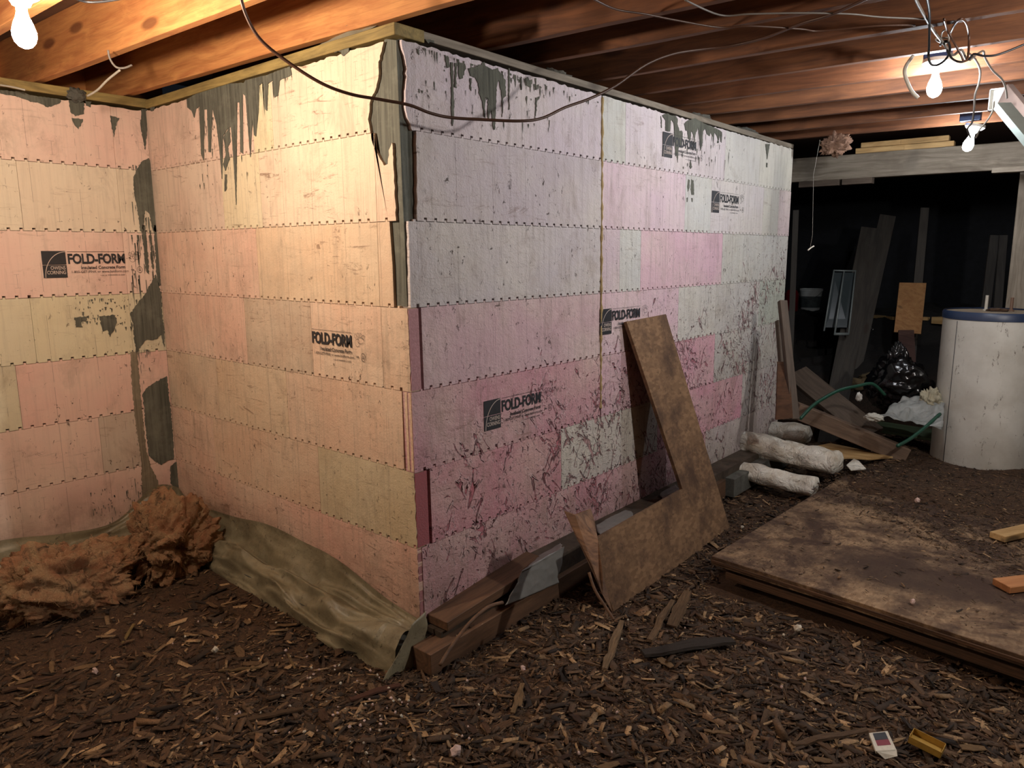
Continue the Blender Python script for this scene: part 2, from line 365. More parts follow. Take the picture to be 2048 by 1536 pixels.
PITCH = .0508
def seam(z, s0, s1, up):
    """castellated edge between s0 and s1 at height z; up: the edge seen by the panel above (notches a little taller than teeth)"""
    P = []; hgt = .0125 if up else .0075; wd = .0070 if up else .0052; off = .0 if up else -.0022
    k = math.ceil((s0+wd)/PITCH-1e-6)
    P.append((s0, z+off))
    while k*PITCH+wd < s1:
        c = k*PITCH; P += [(c-wd, z+off), (c-wd, z+hgt+off), (c+wd, z+hgt+off), (c+wd, z+off)]; k += 1
    P.append((s1, z+off)); return P
def rag(pts, amp=.006, step=.012, seed=0):
    out = []; r = random.Random(seed)
    for i in range(len(pts)-1):
        a, b = pts[i], pts[i+1]; L = math.hypot(b[0]-a[0], b[1]-a[1]); n = max(1, int(L/step))
        for k in range(n):
            q = k/n; j = amp if (i or k) else 0
            out.append((a[0]+(b[0]-a[0])*q+r.uniform(-j, j), a[1]+(b[1]-a[1])*q+r.uniform(-j, j)))
    out.append(pts[-1]); return out
ends = {}
def panel(wall, S, nrm, mat, k, s0, s1, col, left=None, right=None, proud=0.):
    """foam panel of course k (0 = top) from s0 to s1; left/right: ragged polylines bottom->top replacing the straight ends"""
    zt, zb = ZK[k], ZK[k+1]; g = .0008
    a0, a1 = (left[0][0] if left else s0+g), (right[0][0] if right else s1-g)
    b0, b1 = (left[-1][0] if left else s0+g), (right[-1][0] if right else s1-g)
    bot = seam(zb, a0, a1, True) if k < 6 else [(a0, zb), (a1, zb)]
    top = seam(zt, b0, b1, False) if k > 0 else rag([(b0, zt-.003), (b1, zt-.003)], .004, .02, k+int(abs(s0)*99))
    # straight sides carry extra points so that they follow the lean
    L = list(left) if left else [(a0, zb), (a0, (zb+zt)/2), (b0, zt)]
    R = list(right) if right else [(a1, zb), (a1, (zb+zt)/2), (b1, zt)]
    out = bot+R[1:-1]+top[::-1]+L[::-1][1:-1]
    o = slab('foam_panel', [S(s, z, proud) for s, z in out], nrm, T+proud-.004, mat, wall, uv=[(s, z) for s, z in out])
    mx = .78 if (k > 2 and mat.name == 'foam_side') else .58
    a_, b_ = lin(col), lin({'A': 'dcc3ae', 'B': 'd9bca6', 'C': 'c9bcbe'}[mat.name.upper()[5] if False else {'foam_left': 'A', 'foam_front': 'B', 'foam_side': 'C'}[mat.name]])
    o.color = tuple(a_[i]*mx+b_[i]*(1-mx) for i in range(3))+(1,); return o
nA, nB, nC = Vector((1, 0, 0)), Vector((0, -1, 0)), Vector((1, 0, 0))
PINK, PALE, CREAM, GREEN, GREY, TAN = 'e2b7ad', 'dccabf', 'd8cfb6', 'c6c6a2', 'bdaaa0', 'cbb99a'
LIL, PINKC, WHITE, GREYC, HOT = 'cdbfca', 'dcb6c4', 'cfd0c6', 'bcb6b8', 'd68aa0'
rowsA = [[(-3.5,-2.3,CREAM),(-2.3,-1.0,PALE),(-1.0,-.17,PINK),(-.17,0,PINK)], [(-3.5,-1.8,PALE),(-1.8,-.6,CREAM),(-.6,-.17,'d8ccb4'),(-.17,0,CREAM)],
         [(-3.5,-2.2,PALE),(-2.2,-.98,CREAM),(-.98,-.17,PINK),(-.17,0,PINK)], [(-3.5,-1.8,CREAM),(-1.8,-.61,GREEN),(-.61,-.17,'c9c89e'),(-.17,0,GREEN)],
         [(-3.5,-1.9,PALE),(-1.9,-.70,GREEN),(-.70,-.17,'dda79e'),(-.17,0,'dda79e')], [(-3.5,-1.6,PALE),(-1.6,-.37,'e0b8ab'),(-.37,-.17,'a08b7e'),(-.17,0,'e0b8ab')],
         [(-3.5,-2.2,PALE),(-2.2,-.98,PINK),(-.98,-.17,'d8a8a0'),(-.17,0,'d8a8a0')]]
PA = []
for k, row in enumerate(rowsA): PA.append([panel(wallA, SA, nA, m_foamA, k, a, b, c) for a, b, c in row])
# wall B: the right-hand ends reach the leaning corner, where the upper three courses are torn away from the concrete
def xr(z): return lean(0, z)-.001
def edgeB(k): return [(xr(ZK[k+1]), ZK[k+1]), (xr((ZK[k]+ZK[k+1])/2), (ZK[k]+ZK[k+1])/2), (xr(ZK[k]), ZK[k])]
def pxl(f, pts): return [f(x, y) for x, y in pts]
def xe(z): return lean(0, z)-.014
sl_left = pxl(pB, [(783,612),(779,530),(773,450),(784,440),(780,336),(768,337),(755,318),(745,300),(738,285),(735,264),(733,240),(735,205),(748,175),(753,150),(753,125),(760,95),(764,76)])
slurry = sl_left+[(xe(z), z) for z in (2.125, 2.0, 1.8, 1.6, 1.4, 1.222)]
tag(slab('cement_corner', [SB(s, z, -.012) for s, z in slurry], nB, .036, m_cem, wallB), 'bare olive grey concrete showing through the torn foam at the corner')
side = [(max(.0125, a), b) for a, b in pxl(pC, [(809,75),(812,100),(818,130),(818,160),(816,205),(820,235),(830,262),(838,275),(838,360),(838,440),(826,450),(824,530),(825,605)])]+[(.0125, z) for z in (1.222, 1.4, 1.6, 1.8, 2.0, 2.125)]
tag(slab('cement_corner', [SC(s, z, -.0145) for s, z in side], nC, .036, m_cemdark, wallC), 'dark bare concrete strip at the outer corner')  # darker cement here puts the shade beside the foam edge into the colour
tear1 = pxl(pB, [(741,264),(737,240),(739,205),(752,175),(757,150),(757,125),(764,95),(767,75)])      # torn edge of the top course
tear1 = rag([(tear1[0][0], ZK[1])]+tear1[1:-1]+[(tear1[-1][0], ZK[0])], .003, .012, 3)
t2 = pxl(pB, [(792,443),(790,400),(787,340),(784,285),(778,300),(776,328),(768,331),(757,311),(749,296),(744,285),(742,268)])
t2 = rag([(t2[0][0], ZK[2])]+t2[1:-1]+[(t2[-1][0], ZK[1])], .0025, .012, 4)
t3 = [(pB(788,612)[0], ZK[3]), (pB(785,530)[0], 1.37), (pB(779,450)[0], ZK[2])]
rowsB = [[(XA,-.95,'ddbcae'),(-.95,-.80,'cfcf9f'),(-.80,0,'e2cdb2')], [(XA,-1.24,'cdb4a4'),(-1.24,-.92,'d6cda4'),(-.92,-.155,'dfc9ad'),(-.155,0,'dcc0a6')],
         [(XA,-.98,'e0b19c'),(-.98,-.155,'d2b48e'),(-.155,0,'ccae8c')], [(XA,-1.12,'d9a995'),(-1.12,-.60,'b79e84'),(-.60,-.15,'dcb79a'),(-.15,0,'d6b294')],
         [(XA,-1.42,'cbb092'),(-1.42,-.81,'c9ae8a'),(-.81,0,'dbb294')], [(XA,-1.5,'d5a790'),(-1.5,-.60,'cfab8c'),(-.60,0,'bcae80')],
         [(XA,-.95,'d9a590'),(-.95,0,'dd9f90')]]
PB = []
for k, row in enumerate(rowsB):
    r = []
    for i, (a, b, c) in enumerate(row):
        last = i == len(row)-1; rt = None
        if last: rt = {0: tear1, 1: t2, 2: t3}.get(k, edgeB(k))
        if last and k == 4: rt = [(xr(.606)-.055+.0*q, zz) for q, zz in ((0, ZK[5]), (0, .75), (0, ZK[4]))]
        if last and k in (3, 5, 6): rt = rag([(x+(.0 if k == 3 else -.002), z) for x, z in rt], .0025, .014, k)
        r.append(panel(wallB, SB, nB, m_foamB, k, a, b, c, right=rt))
    PB.append(r)
# wall C
c0 = [(pC(832,266)[0], ZK[1])]+pxl(pC, [(826,262),(815,235),(811,205),(813,160),(813,130),(806,100)])+[(pC(803,70)[0], ZK[0])]
c0 = rag(c0, .003, .012, 8)
c1 = rag([(pC(834,444)[0], ZK[2]), (pC(834,360)[0], 1.7), (pC(832,268)[0], ZK[1])], .002, .02, 9)
c2 = rag([(pC(821,612)[0], ZK[3]), (pC(819,530)[0], 1.36), (pC(817,447)[0], ZK[2])], .0015, .02, 10)
leftC = [c0, c1, c2] + [[(v, ZK[k+1]), (v, (ZK[k]+ZK[k+1])/2), (v, ZK[k])] for k, v in ((3, .066), (4, .001), (5, .078), (6, .022))]
J = 1.235
rowsC = [[(.05,J-.004,LIL),(J+.004,1.44,'c3cac0'),(1.44,2.55,'d6c9ce'),(2.55,3.06,WHITE),(3.06,LC,'d2d2c0')],
         [(.05,J-.004,'b9afb6'),(J+.004,2.06,'dcbcc8'),(2.06,2.38,'c9cec6'),(2.38,3.15,'d6cfcc'),(3.15,3.42,'bfbfae'),(3.42,LC,'cdb4b4')],
         [(.05,J-.004,GREYC),(J+.004,1.40,'cdb4bd'),(1.40,1.60,'c6ccc4'),(1.60,2.56,'dfa9bb'),(2.56,LC,'c5c8bb')],
         [(.05,J-.004,'c8a2a8'),(J+.004,2.02,'d9b4c0'),(2.02,3.17,'c9c6bf'),(3.17,LC,'b6bfae')],
         [(.0,J-.004,'c4848f'),(J+.004,1.9,'cf9dac'),(1.9,2.50,'db98aa'),(2.50,LC,'c3bfb8')],
         [(.05,.91,'c27480'),(.91,1.81,'c2bab0'),(1.81,2.95,'dd92a6'),(2.95,LC,'c6beb8')],
         [(.02,1.2,'c47c88'),(1.2,2.42,'cc8a96'),(2.42,LC,'c5b6b2')]]
PC = []
for k, row in enumerate(rowsC):
    r = []
    for i, (a, b, c) in enumerate(row):
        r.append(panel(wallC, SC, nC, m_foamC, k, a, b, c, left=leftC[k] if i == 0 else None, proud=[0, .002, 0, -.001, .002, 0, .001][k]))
    PC.append(r)
# cut ends of panels seen on the corner
def cutend(k, x0, x1, y0, y1, col, inset=0.):
    zb, zt = ZK[k+1]+.004, ZK[k]-.004
    V = []
    for z in (zb, zt):
        l = lean(0, z); V += [(l+x0, y0, z), (l+x1, y0, z), (l+x1, y1, z), (l+x0, y1, z)]
    o = mesh('panel_end', V, [(3,2,1,0),(4,5,6,7),(0,1,5,4),(1,2,6,5),(2,3,7,6),(3,0,4,7)], m_endfoam, wallC); o.color = lin(col); return o
m_endfoam = NT('cut_foam'); _p = m_endfoam.obj(); _c = m_endfoam.mix(m_endfoam.ramp(m_endfoam.noise(_p, 90, 4, .7), .35, .7, 0, .5), m_endfoam.n('ShaderNodeObjectInfo').outputs['Color'], lin('8a5a60'))
m_endfoam = m_endfoam.fin(_c, .9, m_endfoam.bump(m_endfoam.noise(_p, 160, 3), .8, .003))
cutend(3, -.03, .002, .003, .050, 'b98c8e'); cutend(5, -.03, .000, .003, .062, 'a0595c'); cutend(6, -.03, -.002, .003, .020, 'a87472')
for x0, x1, c in ((-.052, -.043, 'b58a78'), (-.036, -.022, 'e8cdb0'), (-.013, -.001, 'e6c8a8')): cutend(4, x0, x1, -.001 if x1 > -.03 else .012, .03, c)
# spray foam bead in the long vertical joint
bead = []
for i in range(90):
    z = ZK[0]-.01-i*.0165; bead.append(SC(J+random.uniform(-.0015, .0015), z, .001+random.uniform(-.001, .001)))
tag(tube('foam_bead', bead, lambda t: .0065+.002*math.sin(t*77)+.0015*math.sin(t*191), m_spray, wallC, n=6, sub=2), 'tan expanding foam bead filling the vertical joint')

# ------------------------------------------------------------------ cement smears and drips on the foam
def smear(wall, S, f, nrm, pts, scale=1., ox=0, oy=0, mat=None, amp=.0022, h=.0035, seed=1):
    P = [f(ox+x/scale, oy+y/scale) for x, y in pts]; P = rag(P+[P[0]], amp, .008, seed)[:-1]
    return slab('cement_smear', [S(s, z, h) for s, z in P], nrm, h-.0004, mat or m_cemdark, wall)
SAargs = (wallA, SA, pA, nA); SBargs = (wallB, SB, pB, nB); SCargs = (wallC, SC, pC, nC)
for pts in ([(0,180),(45,184),(60,190),(100,196),(122,199),(120,207),(95,215),(80,207),(60,203),(30,192),(0,188)],
            [(137,200),(168,206),(168,228),(150,232),(140,224)], [(143,236),(165,238),(165,245),(156,258),(147,246)], [(170,202),(182,204),(180,214),(172,212)],
            [(220,231),(238,236),(232,250),(228,275),(222,250)], [(283,218),(294,219),(294,260),(290,300),(284,270),(280,250)],
            [(297,316),(303,335),(312,440),(315,465),(305,462),(300,430),(290,420),(286,465),(280,462),(278,440),(268,385),(266,360),(272,340),(285,322)]):
    smear(*SAargs, pts)
for pts in ([(597,190),(620,270),(620,330),(630,400),(630,470),(618,420),(600,440),(560,440),(545,460),(525,490),(515,440),(510,380),(500,340),(520,310),(560,260)],
            [(640,580),(660,760),(668,900),(640,905),(620,920),(600,910),(575,890),(560,800),(553,700),(545,650),(570,620),(600,600)],
            [(655,925),(680,905),(686,1070),(630,1100),(620,1080),(640,1050),(672,1010),(655,990)],
            [(380,350),(440,345),(450,370),(438,400),(420,430),(412,400),(395,410)], [(285,355),(330,350),(335,365),(310,372),(318,392),(292,390)],
            [(590,0),(607,0),(612,120),(616,230),(607,235),(600,190),(596,100)], [(545,0),(556,0),(566,100),(572,190),(562,180),(552,110)], [(572,20),(578,20),(590,170),(584,170)]):
    smear(*SAargs, pts, scale=1.92, oy=450, amp=.003)
m_tan = cement('tan_smear', '857a66', '5f5546')
smear(*SAargs, [(500,488),(526,488),(545,700),(560,860),(580,930),(606,985),(608,1070),(560,1090),(545,1050),(542,900),(520,760),(505,600)], 1.92, 0, 450, m_tan, .003, .0025, 5)
def fine_drips(wall, S, f, nrm, pxa, pxb, ya, yb, n, lmin, lmax, seed, w=.0016, clump=.35):
    r = random.Random(seed); V, Fc = [], []
    for i in range(n):
        q = r.random(); x = pxa+(pxb-pxa)*q; y = r.uniform(ya[0]+(ya[1]-ya[0])*q, yb[0]+(yb[1]-yb[0])*q) if r.random() > clump else ya[0]+(ya[1]-ya[0])*q
        s_, z_ = f(x, y); L = lmin*math.exp(r.random()*math.log(lmax/lmin)); ww = w*r.uniform(.5, 2.2); b = len(V); N = 5
        for k in range(N+1):
            t_ = k/N; w2 = ww*(1-t_**3)*r.uniform(.5, 1.3)+.0002; c_ = s_+r.uniform(-.0006, .0006)
            V += [S(c_-w2, z_-L*t_, .0022), S(c_+w2, z_-L*t_, .0022)]
        for k in range(N): Fc.append((b+2*k, b+2*k+2, b+2*k+3, b+2*k+1))
    return tag(mesh('cement_drips', V, Fc, m_cemdark, wall), kind='stuff')
fine_drips(*SAargs, 262, 312, (470,470), (570,570), 46, .02, .16, 1)
fine_drips(*SAargs, 150, 300, (595,600), (650,665), 90, .004, .03, 2, .002, .05)
fine_drips(*SAargs, 180, 292, (985,955), (1075,1035), 90, .004, .045, 3, .0013, .05)
fine_drips(*SAargs, 262, 298, (330,330), (460,460), 26, .02, .12, 4)
fine_drips(*SAargs, 264, 300, (700,700), (960,960), 40, .01, .10, 5, .0012)
fine_drips(*SBargs, 380, 590, (215,140), (215,150), 46, .01, .16, 6, .0013)
fine_drips(*SBargs, 400, 500, (240,220), (380,360), 60, .006, .05, 7)
fine_drips(*SCargs, 830, 1100, (90,180), (200,260), 70, .006, .05, 8)
fine_drips(*SCargs, 1000, 1200, (140,205), (150,215), 50, .006, .05, 9, .002)
fine_drips(*SCargs, 1340, 1460, (260,275), (340,320), 40, .01, .07, 10, .0022)
smear(*SBargs, [(1095,580),(1190,530),(1340,490),(1430,485),(1440,470),(1520,450),(1570,440),(1600,425),(1700,390),(1710,440),(1640,470),(1630,560),(1610,570),(1600,470),(1572,490),(1565,650),(1555,640),(1545,480),(1520,500),(1515,650),(1500,800),(1490,790),(1480,690),(1468,920),(1455,760),(1440,560),(1422,550),(1425,900),(1410,890),(1405,600),(1390,600),(1385,1200),(1374,1000),(1355,740),(1330,760),(1306,800),(1302,1050),(1290,900),(1270,730),(1245,630),(1236,890),(1224,890),(1215,640),(1197,640),(1195,940),(1180,900),(1170,620),(1150,640),(1140,690),(1125,650),(1100,630)], 2.926, 0, 0, None, .0012)
for pts in ([(1310,800),(1345,745),(1352,830),(1335,860),(1345,930),(1322,1000),(1310,960),(1325,900)], [(1318,1020),(1330,1020),(1328,1110),(1318,1120)], [(880,630),(905,625),(900,650),(885,650)],
            [(1950,290),(2048,275),(2048,300),(2010,330),(1990,300),(1960,310)]): smear(*SBargs, pts, 2.926)
for pts in ([(800,560),(850,550),(905,530),(930,505),(945,540),(1000,570),(1040,560),(1070,610),(1105,660),(1110,790),(1088,800),(1084,900),(1078,960),(1076,800),(1070,740),(1050,660),(1035,700),(1030,850),(1020,1065),(1008,1060),(1000,1000),(990,900),(978,920),(968,980),(962,960),(962,800),(940,800),(937,960),(928,930),(920,850),(890,760),(880,680),(860,640),(820,620)],
            [(725,510),(775,520),(780,560),(755,640),(735,650),(720,600)], [(655,510),(675,510),(680,700),(685,860),(676,1030),(668,1030),(662,900),(662,700)], [(690,515),(710,515),(702,640),(704,720),(690,715),(692,640)],
            [(1228,640),(1238,630),(1240,740),(1232,740)], [(1270,640),(1290,630),(1300,660),(1322,650),(1325,690),(1300,710),(1280,700)], [(1350,640),(1358,640),(1358,740),(1352,740)], [(815,640),(827,640),(824,740),(815,730)], [(1352,800),(1385,792),(1385,806),(1366,820),(1356,950),(1350,950)],
            [(445,320),(515,330),(520,350),(470,352)], [(1130,560),(1140,560),(1138,900),(1133,900)], [(380,400),(395,410),(400,450),(385,440)], [(605,450),(640,470),(650,540),(630,560)]):
    smear(*SCargs, pts, 4.096, 740, 0)
for pts in ([(280,130),(340,105),(390,135),(450,135),(480,190),(470,240),(500,330),(530,330),(540,400),(530,520),(512,540),(502,480),(486,560),(477,740),(467,640),(452,660),(440,480),(430,250),(400,190),(388,200),(380,340),(345,340),(320,330),(320,200),(290,160)],
            [(560,240),(600,200),(700,170),(820,240),(940,290),(1010,320),(1045,350),(1038,480),(1028,470),(1020,380),(1000,460),(980,400),(950,350),(935,420),(900,350),(885,400),(850,370),(830,300),(800,340),(795,480),(770,590),(758,450),(740,290),(700,380),(692,490),(680,380),(650,330),(640,450),(612,430),(600,330),(580,330)],
            [(612,950),(630,960),(625,1070),(605,1110),(600,1040)], [(650,950),(680,970),(685,1150),(655,1150),(640,1080)], [(590,1190),(606,1180),(602,1240),(592,1240)], [(650,1190),(668,1190),(668,1240),(655,1240)], [(640,700),(660,790),(640,820),(630,790)], [(1600,500),(1655,500),(1640,600),(1622,700),(1612,600)], [(1612,740),(1628,740),(1626,795),(1612,795)], [(985,455),(1006,460),(1000,490),(985,486)], [(262,140),(272,200),(272,290),(266,290)]):
    smear(*SCargs, pts, 6.4, 1280, 210, amp=.002)

# ------------------------------------------------------------------ printed marks
def textmesh(body, hgt, wid, bold=.0, spacing=1.):
    cu = bpy.data.curves.new('t', 'FONT'); cu.body = body; cu.size = 1; cu.offset = bold; cu.space_character = spacing; cu.resolution_u = 3
    ob = bpy.data.objects.new('t', cu); COL.objects.link(ob); bpy.context.view_layer.update()
    me = ob.evaluated_get(bpy.context.evaluated_depsgraph_get()).to_mesh()
    V = np.array([v.co[:] for v in me.vertices]); Fc = [tuple(p.vertices) for p in me.polygons]
    ob.evaluated_get(bpy.context.evaluated_depsgraph_get()).to_mesh_clear(); bpy.data.objects.remove(ob); bpy.data.curves.remove(cu)
    lo, hi = V.min(0), V.max(0); V = (V-lo)/np.maximum(hi-lo, 1e-6); return [(x*wid, y*hgt) for x, y, _ in V], Fc
def ringpts(cx, cy, rx, ry, wd, a0=0, a1=2*PI, n=24):
    P, Fc = [], []
    for i in range(n+1):
        a = a0+(a1-a0)*i/n; P += [(cx+rx*math.cos(a), cy+ry*math.sin(a)), (cx+(rx-wd)*math.cos(a), cy+(ry-wd)*math.sin(a))]
    for i in range(n): Fc.append((2*i, 2*i+2, 2*i+3, 2*i+1))
    return P, Fc
def logo(pan, S, s0, z0, k=1., H=.125, clip=-1, fade=None, lab='black printed mark with lettering on the foam'):
    """printed label, s0/z0 = its top-left corner, H = height of the black square"""
    W = H*.82; ink, gap = [], []
    def add(lst, P, Fc, ox, oy, h): lst.append(([(ox+x, oy-H+y) for x, y in P], Fc, h))
    add(ink, [(0, H), (W, H), (W, H*.49), (0, H*.49)], [(0, 3, 2, 1)], 0, 0, .0016)
    add(ink, [(0, H*.47), (W, H*.47), (W, 0), (0, 0)], [(0, 3, 2, 1)], 0, 0, .0016)
    P, Fc = ringpts(W, .0, W*.93, H*.98, .0028, PI/2, PI, 18); add(gap, P, Fc, 0, 0, .0022)
    for tx, y in (('OWENS', .30), ('CORNING', .13)):
        P, Fc = textmesh(tx, H*.135, W*(.62 if tx == 'OWENS' else .78), .01); add(gap, P, Fc, W*(.32 if tx == 'OWENS' else .16), H*y, .0022)
    x = W+.008
    P, Fc = textmesh('FOLD-FORM', .050, .262, .035, .95); add(ink, P, Fc, x, H-.062, .0016)
    add(ink, [(0, 0), (.262, 0), (.262, .0014), (0, .0014)], [(0, 1, 2, 3)], x, H-.004, .0016)
    P, Fc = textmesh('Insulated Concrete Form', .016, .205, .02); add(ink, P, Fc, x+.055, H-.087, .0016)
    P, Fc = textmesh('1-800-GET-PINK or www.foldform.com', .0115, .262); add(ink, P, Fc, x+.012, H-.105, .0016)
    P, Fc = textmesh('Lot # 0000000-0-000', .006, .115); add(ink, P, Fc, x+.14, H-.121, .0016)
    P, Fc = textmesh('VA', .010, .017, .02); add(ink, P, Fc, x+.287, H-.100, .0016)
    P, Fc = ringpts(x+.330, H-.094, .0135, .0165, .0018); add(ink, P, Fc, 0, 0, .0016)
    P, Fc = textmesh('UL', .013, .011, .02); add(ink, P, Fc, x+.3245, H-.1005, .0016)
    for cx, cy, rx, ry in ((.298, .040, .014, .016), (.318, .030, .020, .013), (.288, .015, .007, .009), (.303, .009, .007, .009), (.319, .010, .007, .009), (.335, .016, .008, .009)):
        P, Fc = ringpts(x+cx, H-cy, rx, ry, .0013, 0, 2*PI, 16); add(ink, P, Fc, 0, 0, .0015)
    for nm, lst, mt in (('printed_logo', ink, m_ink), ('printed_letters', gap, m_inkgap)):
        V, Q = [], []
        for P, Fc, h in lst:
            b = len(V); V += [(s0+x*k, z0+y*k, h) for x, y in P]; Q += [tuple(b+i for i in f) for f in Fc]
        if clip > -1: Q = [f for f in Q if all(V[i][0] >= clip-1e-4 for i in f)] if nm == 'printed_letters' else Q; V = [(max(x, clip), y, h) for x, y, h in V]
        o = mesh(nm, [S(x, y, h+.0022) for x, y, h in V], Q, mt, pan)
    return o
logo(PA[2][2], SA, *pA(81, 502)); logo(PB[3][2], SB, pB(617, 655)[0]-.083, pB(617, 655)[1], clip=-.597)
logo(PC[0][2], SC, *pC(1325, 263)); logo(PC[1][3], SC, *pC(1423, 381)); logo(PC[3][1], SC, *pC(1199, 619)); logo(PC[4][0], SC, *pC(966, 803))

# ------------------------------------------------------------------ sill plates, joists, subfloor
JZ = 2.195
sA = plank('sill_plate', (XA-.06, -3.6, JZ-.005), (XA-.06, .03, JZ-.01), .14, .042, m_pt, wallA, seg=14)
sB = plank('sill_plate', (XA+.02, .062, 2.178), (lean(0, 2.1)-.0, .062, 2.178), .14, .040, m_pt, wallB, seg=14)
sC = plank('sill_plate', (lean(0, 2.13)-.065, .0, 2.176), (-.065, LC, 2.160), .13, .030, m_grey, wallC, seg=14)
ceil = tag(box('ceiling', (-2.6, -3.6, JZ+.235), (4.5, 7.6, JZ+.255), plain('subfloor_plywood', '6a4a34', .9, .3)), 'plywood subfloor above the joists', kind='structure')
jl = [((-2.0,-.855),(1.2,-.80),1), ((-1.924,-.478),(-.277,-.412),1), ((-1.913,-.087),(.2,.015),1), ((-.097,.49),(.787,.56),0), ((-.081,.78),(1.178,.885),0),
      ((-.121,1.203),(1.233,1.30),0), ((-.058,1.60),(1.139,1.69),0), ((-.015,1.985),(1.042,2.08),0), ((-.086,2.335),(.953,2.455),0), ((-.119,2.735),(.852,2.85),0), ((-.131,3.20),(.764,3.27),0), ((-.085,3.60),(.662,3.69),0),
      ((-2.0,-1.25),(1.,-1.2),0), ((-2.0,-1.65),(1.,-1.6),0), ((-2.0,-2.05),(1.,-2.0),0), ((-2.0,-2.45),(1.,-2.4),0)]
for (a, b, br) in jl:
    sl = (b[1]-a[1])/(b[0]-a[0]); f = lambda x: a[1]+sl*(x-a[0])
    x0 = -2.45 if a[1] < .2 else -1.9
    plank('joist', (x0, f(x0)+.02, JZ+.235), (4.4, f(4.4)+.02, JZ+.235), .038, .235, m_joistb if br else m_joist, ceil, seg=24, bev=.002, wob=.002)
plank('rim_board', (-2.4, -3.6, JZ+.235), (-2.4, .3, JZ+.235), .038, .235, m_joistb, ceil)
# beam at the back with its post, boards on it
b0, b1 = onz(1560, 321, 2.16), onz(2048, 283, 2.16)
dv = (b1-b0).normalized()
beam = tag(plank('beam', b0-dv*1.2, b1+dv*2.0, .09, .185, m_grey, seg=20, bev=.003), 'grey wooden beam crossing the dark opening at the back', 'beam')
nb = Vector((dv.y, -dv.x, 0))    # towards the camera side
for a, b, dz, lab in ((1700, 1808, .04, 'pale board lying on the beam, left piece of the lower layer'), (1812, 1910, .04, 'pale board lying on the beam, right piece of the lower layer'),
                (1712, 1800, .08, 'short pale board on the beam, left piece of the upper layer'), (1803, 1898, .08, 'short pale board on the beam, right piece of the upper layer')):
    pa, pb = onz(a, 303, 2.16), onz(b, 295, 2.16); t0 = (pa-b0).dot(dv); t1 = (pb-b0).dot(dv)
    tag(plank('board', b0+dv*t0+Vector((0, 0, dz)), b0+dv*t1+Vector((0, 0, dz+.001)), .085, .038, m_new, seg=4), lab, 'board', 'pale boards lying on the beam')
pst = ony(2034, 430, b1.y+.05)
post = tag(plank('post', (pst.x+.06, pst.y+.0, .4), (pst.x+.06, pst.y, 1.975), .14, .09, m_grey, up=Vector((0, -1, 0)), seg=8, bev=.003), 'weathered wooden post standing behind the water heater', 'post')
u0, u1 = onz(1985, 337, 1.97), onz(2048, 333, 1.97)
tag(plank('board', u0, u1+dv*.6, .09, .035, m_grey, seg=4), 'grey board end under the right end of the beam', 'board')
for (xa, xb, yp, lb) in ((1600,1680,372,'dim strip of wood below the beam at the left'),(1686,1746,366,'dim strip of wood below the beam, second from the left')):
    a, b = ony(xa, yp, b0.y), ony(xb, yp-3, b0.y); a.z = b.z = 1.974; tag(plank('board', a, b, .07, .045, m_darklum, seg=3), lb, 'board')
wb = tag(box('wall_back', (-4, 7.5, -.2), (4.5, 7.6, 2.6), cement('back_concrete', '15171c', '0c0d10', False)), 'dark concrete wall far behind the opening', kind='structure')  # near-black concrete colour stands in for the missing light back here
wr = tag(box('wall_right', (4.5, -3.6, -.3), (4.6, 7.6, 2.6), cement('right_concrete', '6a655c', '504c45', False)), kind='structure')
wn = tag(box('wall_near', (-2.1, -3.7, -.3), (4.6, -3.6, 2.6), cement('near_concrete', '6a655c', '504c45', False)), kind='structure')
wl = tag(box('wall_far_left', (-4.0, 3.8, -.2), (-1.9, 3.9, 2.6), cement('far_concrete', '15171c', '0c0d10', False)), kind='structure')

# ------------------------------------------------------------------ lamps
def bulb_profile(r=.03):
    P = [(.013, 0), (.0135, -.02), (.016, -.032), (.024, -.050), (r, -.072), (r*.98, -.085), (r*.85, -.098), (r*.55, -.109), (r*.2, -.114), (.001, -.115)]
    return P
def lamp(loc, c, s, label, boxed=True, r=.03, tilt=Vector((0, 0, 1))):
    L = empty('bulb_lamp', loc, label, 'lamp')
    def P(pr): return [(a, b) for a, b in pr]
    if boxed:
        bb = box('junction_box', (-.05, -.025, .045), (.05, .05, .125), m_blue, L, .004)
    lathe('lamp_holder', [(.001, .045), (.055, .045), (.056, .030), (.045, .018), (.028, .008), (.022, -.004), (.015, -.006)], (0, 0, 0), m_porc, L, 28, tilt)
    lathe('bulb', bulb_profile(r), (0, 0, 0), emit('bulb_glow', c, s), L, 20, tilt, cap=False)
    return L
lampN = lamp(atd(42, 8, 2.0), BULB_WARM, LAMP_NEAR, 'bright bare bulb hanging at the top left corner under the joists', True)
lampM = lamp(ony(1872, 140, 2.02), BULB_COOL, LAMP_MID, 'bright bare bulb below a blue box among the tangled wires')
lampF = lamp(ony(1946, 264, 3.62), BULB_COOL, LAMP_FAR, 'bright bare bulb hanging on its wires in front of the beam', False, tilt=Vector((.25, 0, 1)).normalized())
lampO = lamp(Vector((2.55, 1.05, JZ-.14)), (1.0, .955, .91), LAMP_OFF, 'bare bulb beyond the right edge of the view')  # added fill out of view, brightens the side wall and the floor
lampB = lamp(Vector((-.7, -3.1, JZ-.16)), BULB_WARM, LAMP_BEHIND, 'bare warm bulb behind the camera position')  # added fill out of view, evens out the front wall and near floor
bx = ony(1942, 232, 3.58); box('junction_box', (bx.x-.055, bx.y-.03, bx.z-.03), (bx.x+.055, bx.y+.02, bx.z+.05), m_blue, None, .004); bpy.data.objects[-1] if False else None
jb = [o for o in COL.objects if o.name.startswith('junction_box') and o.parent is None][0]; tag(jb, 'blue electrical box nailed to the joist above the hanging bulb', 'electrical box')

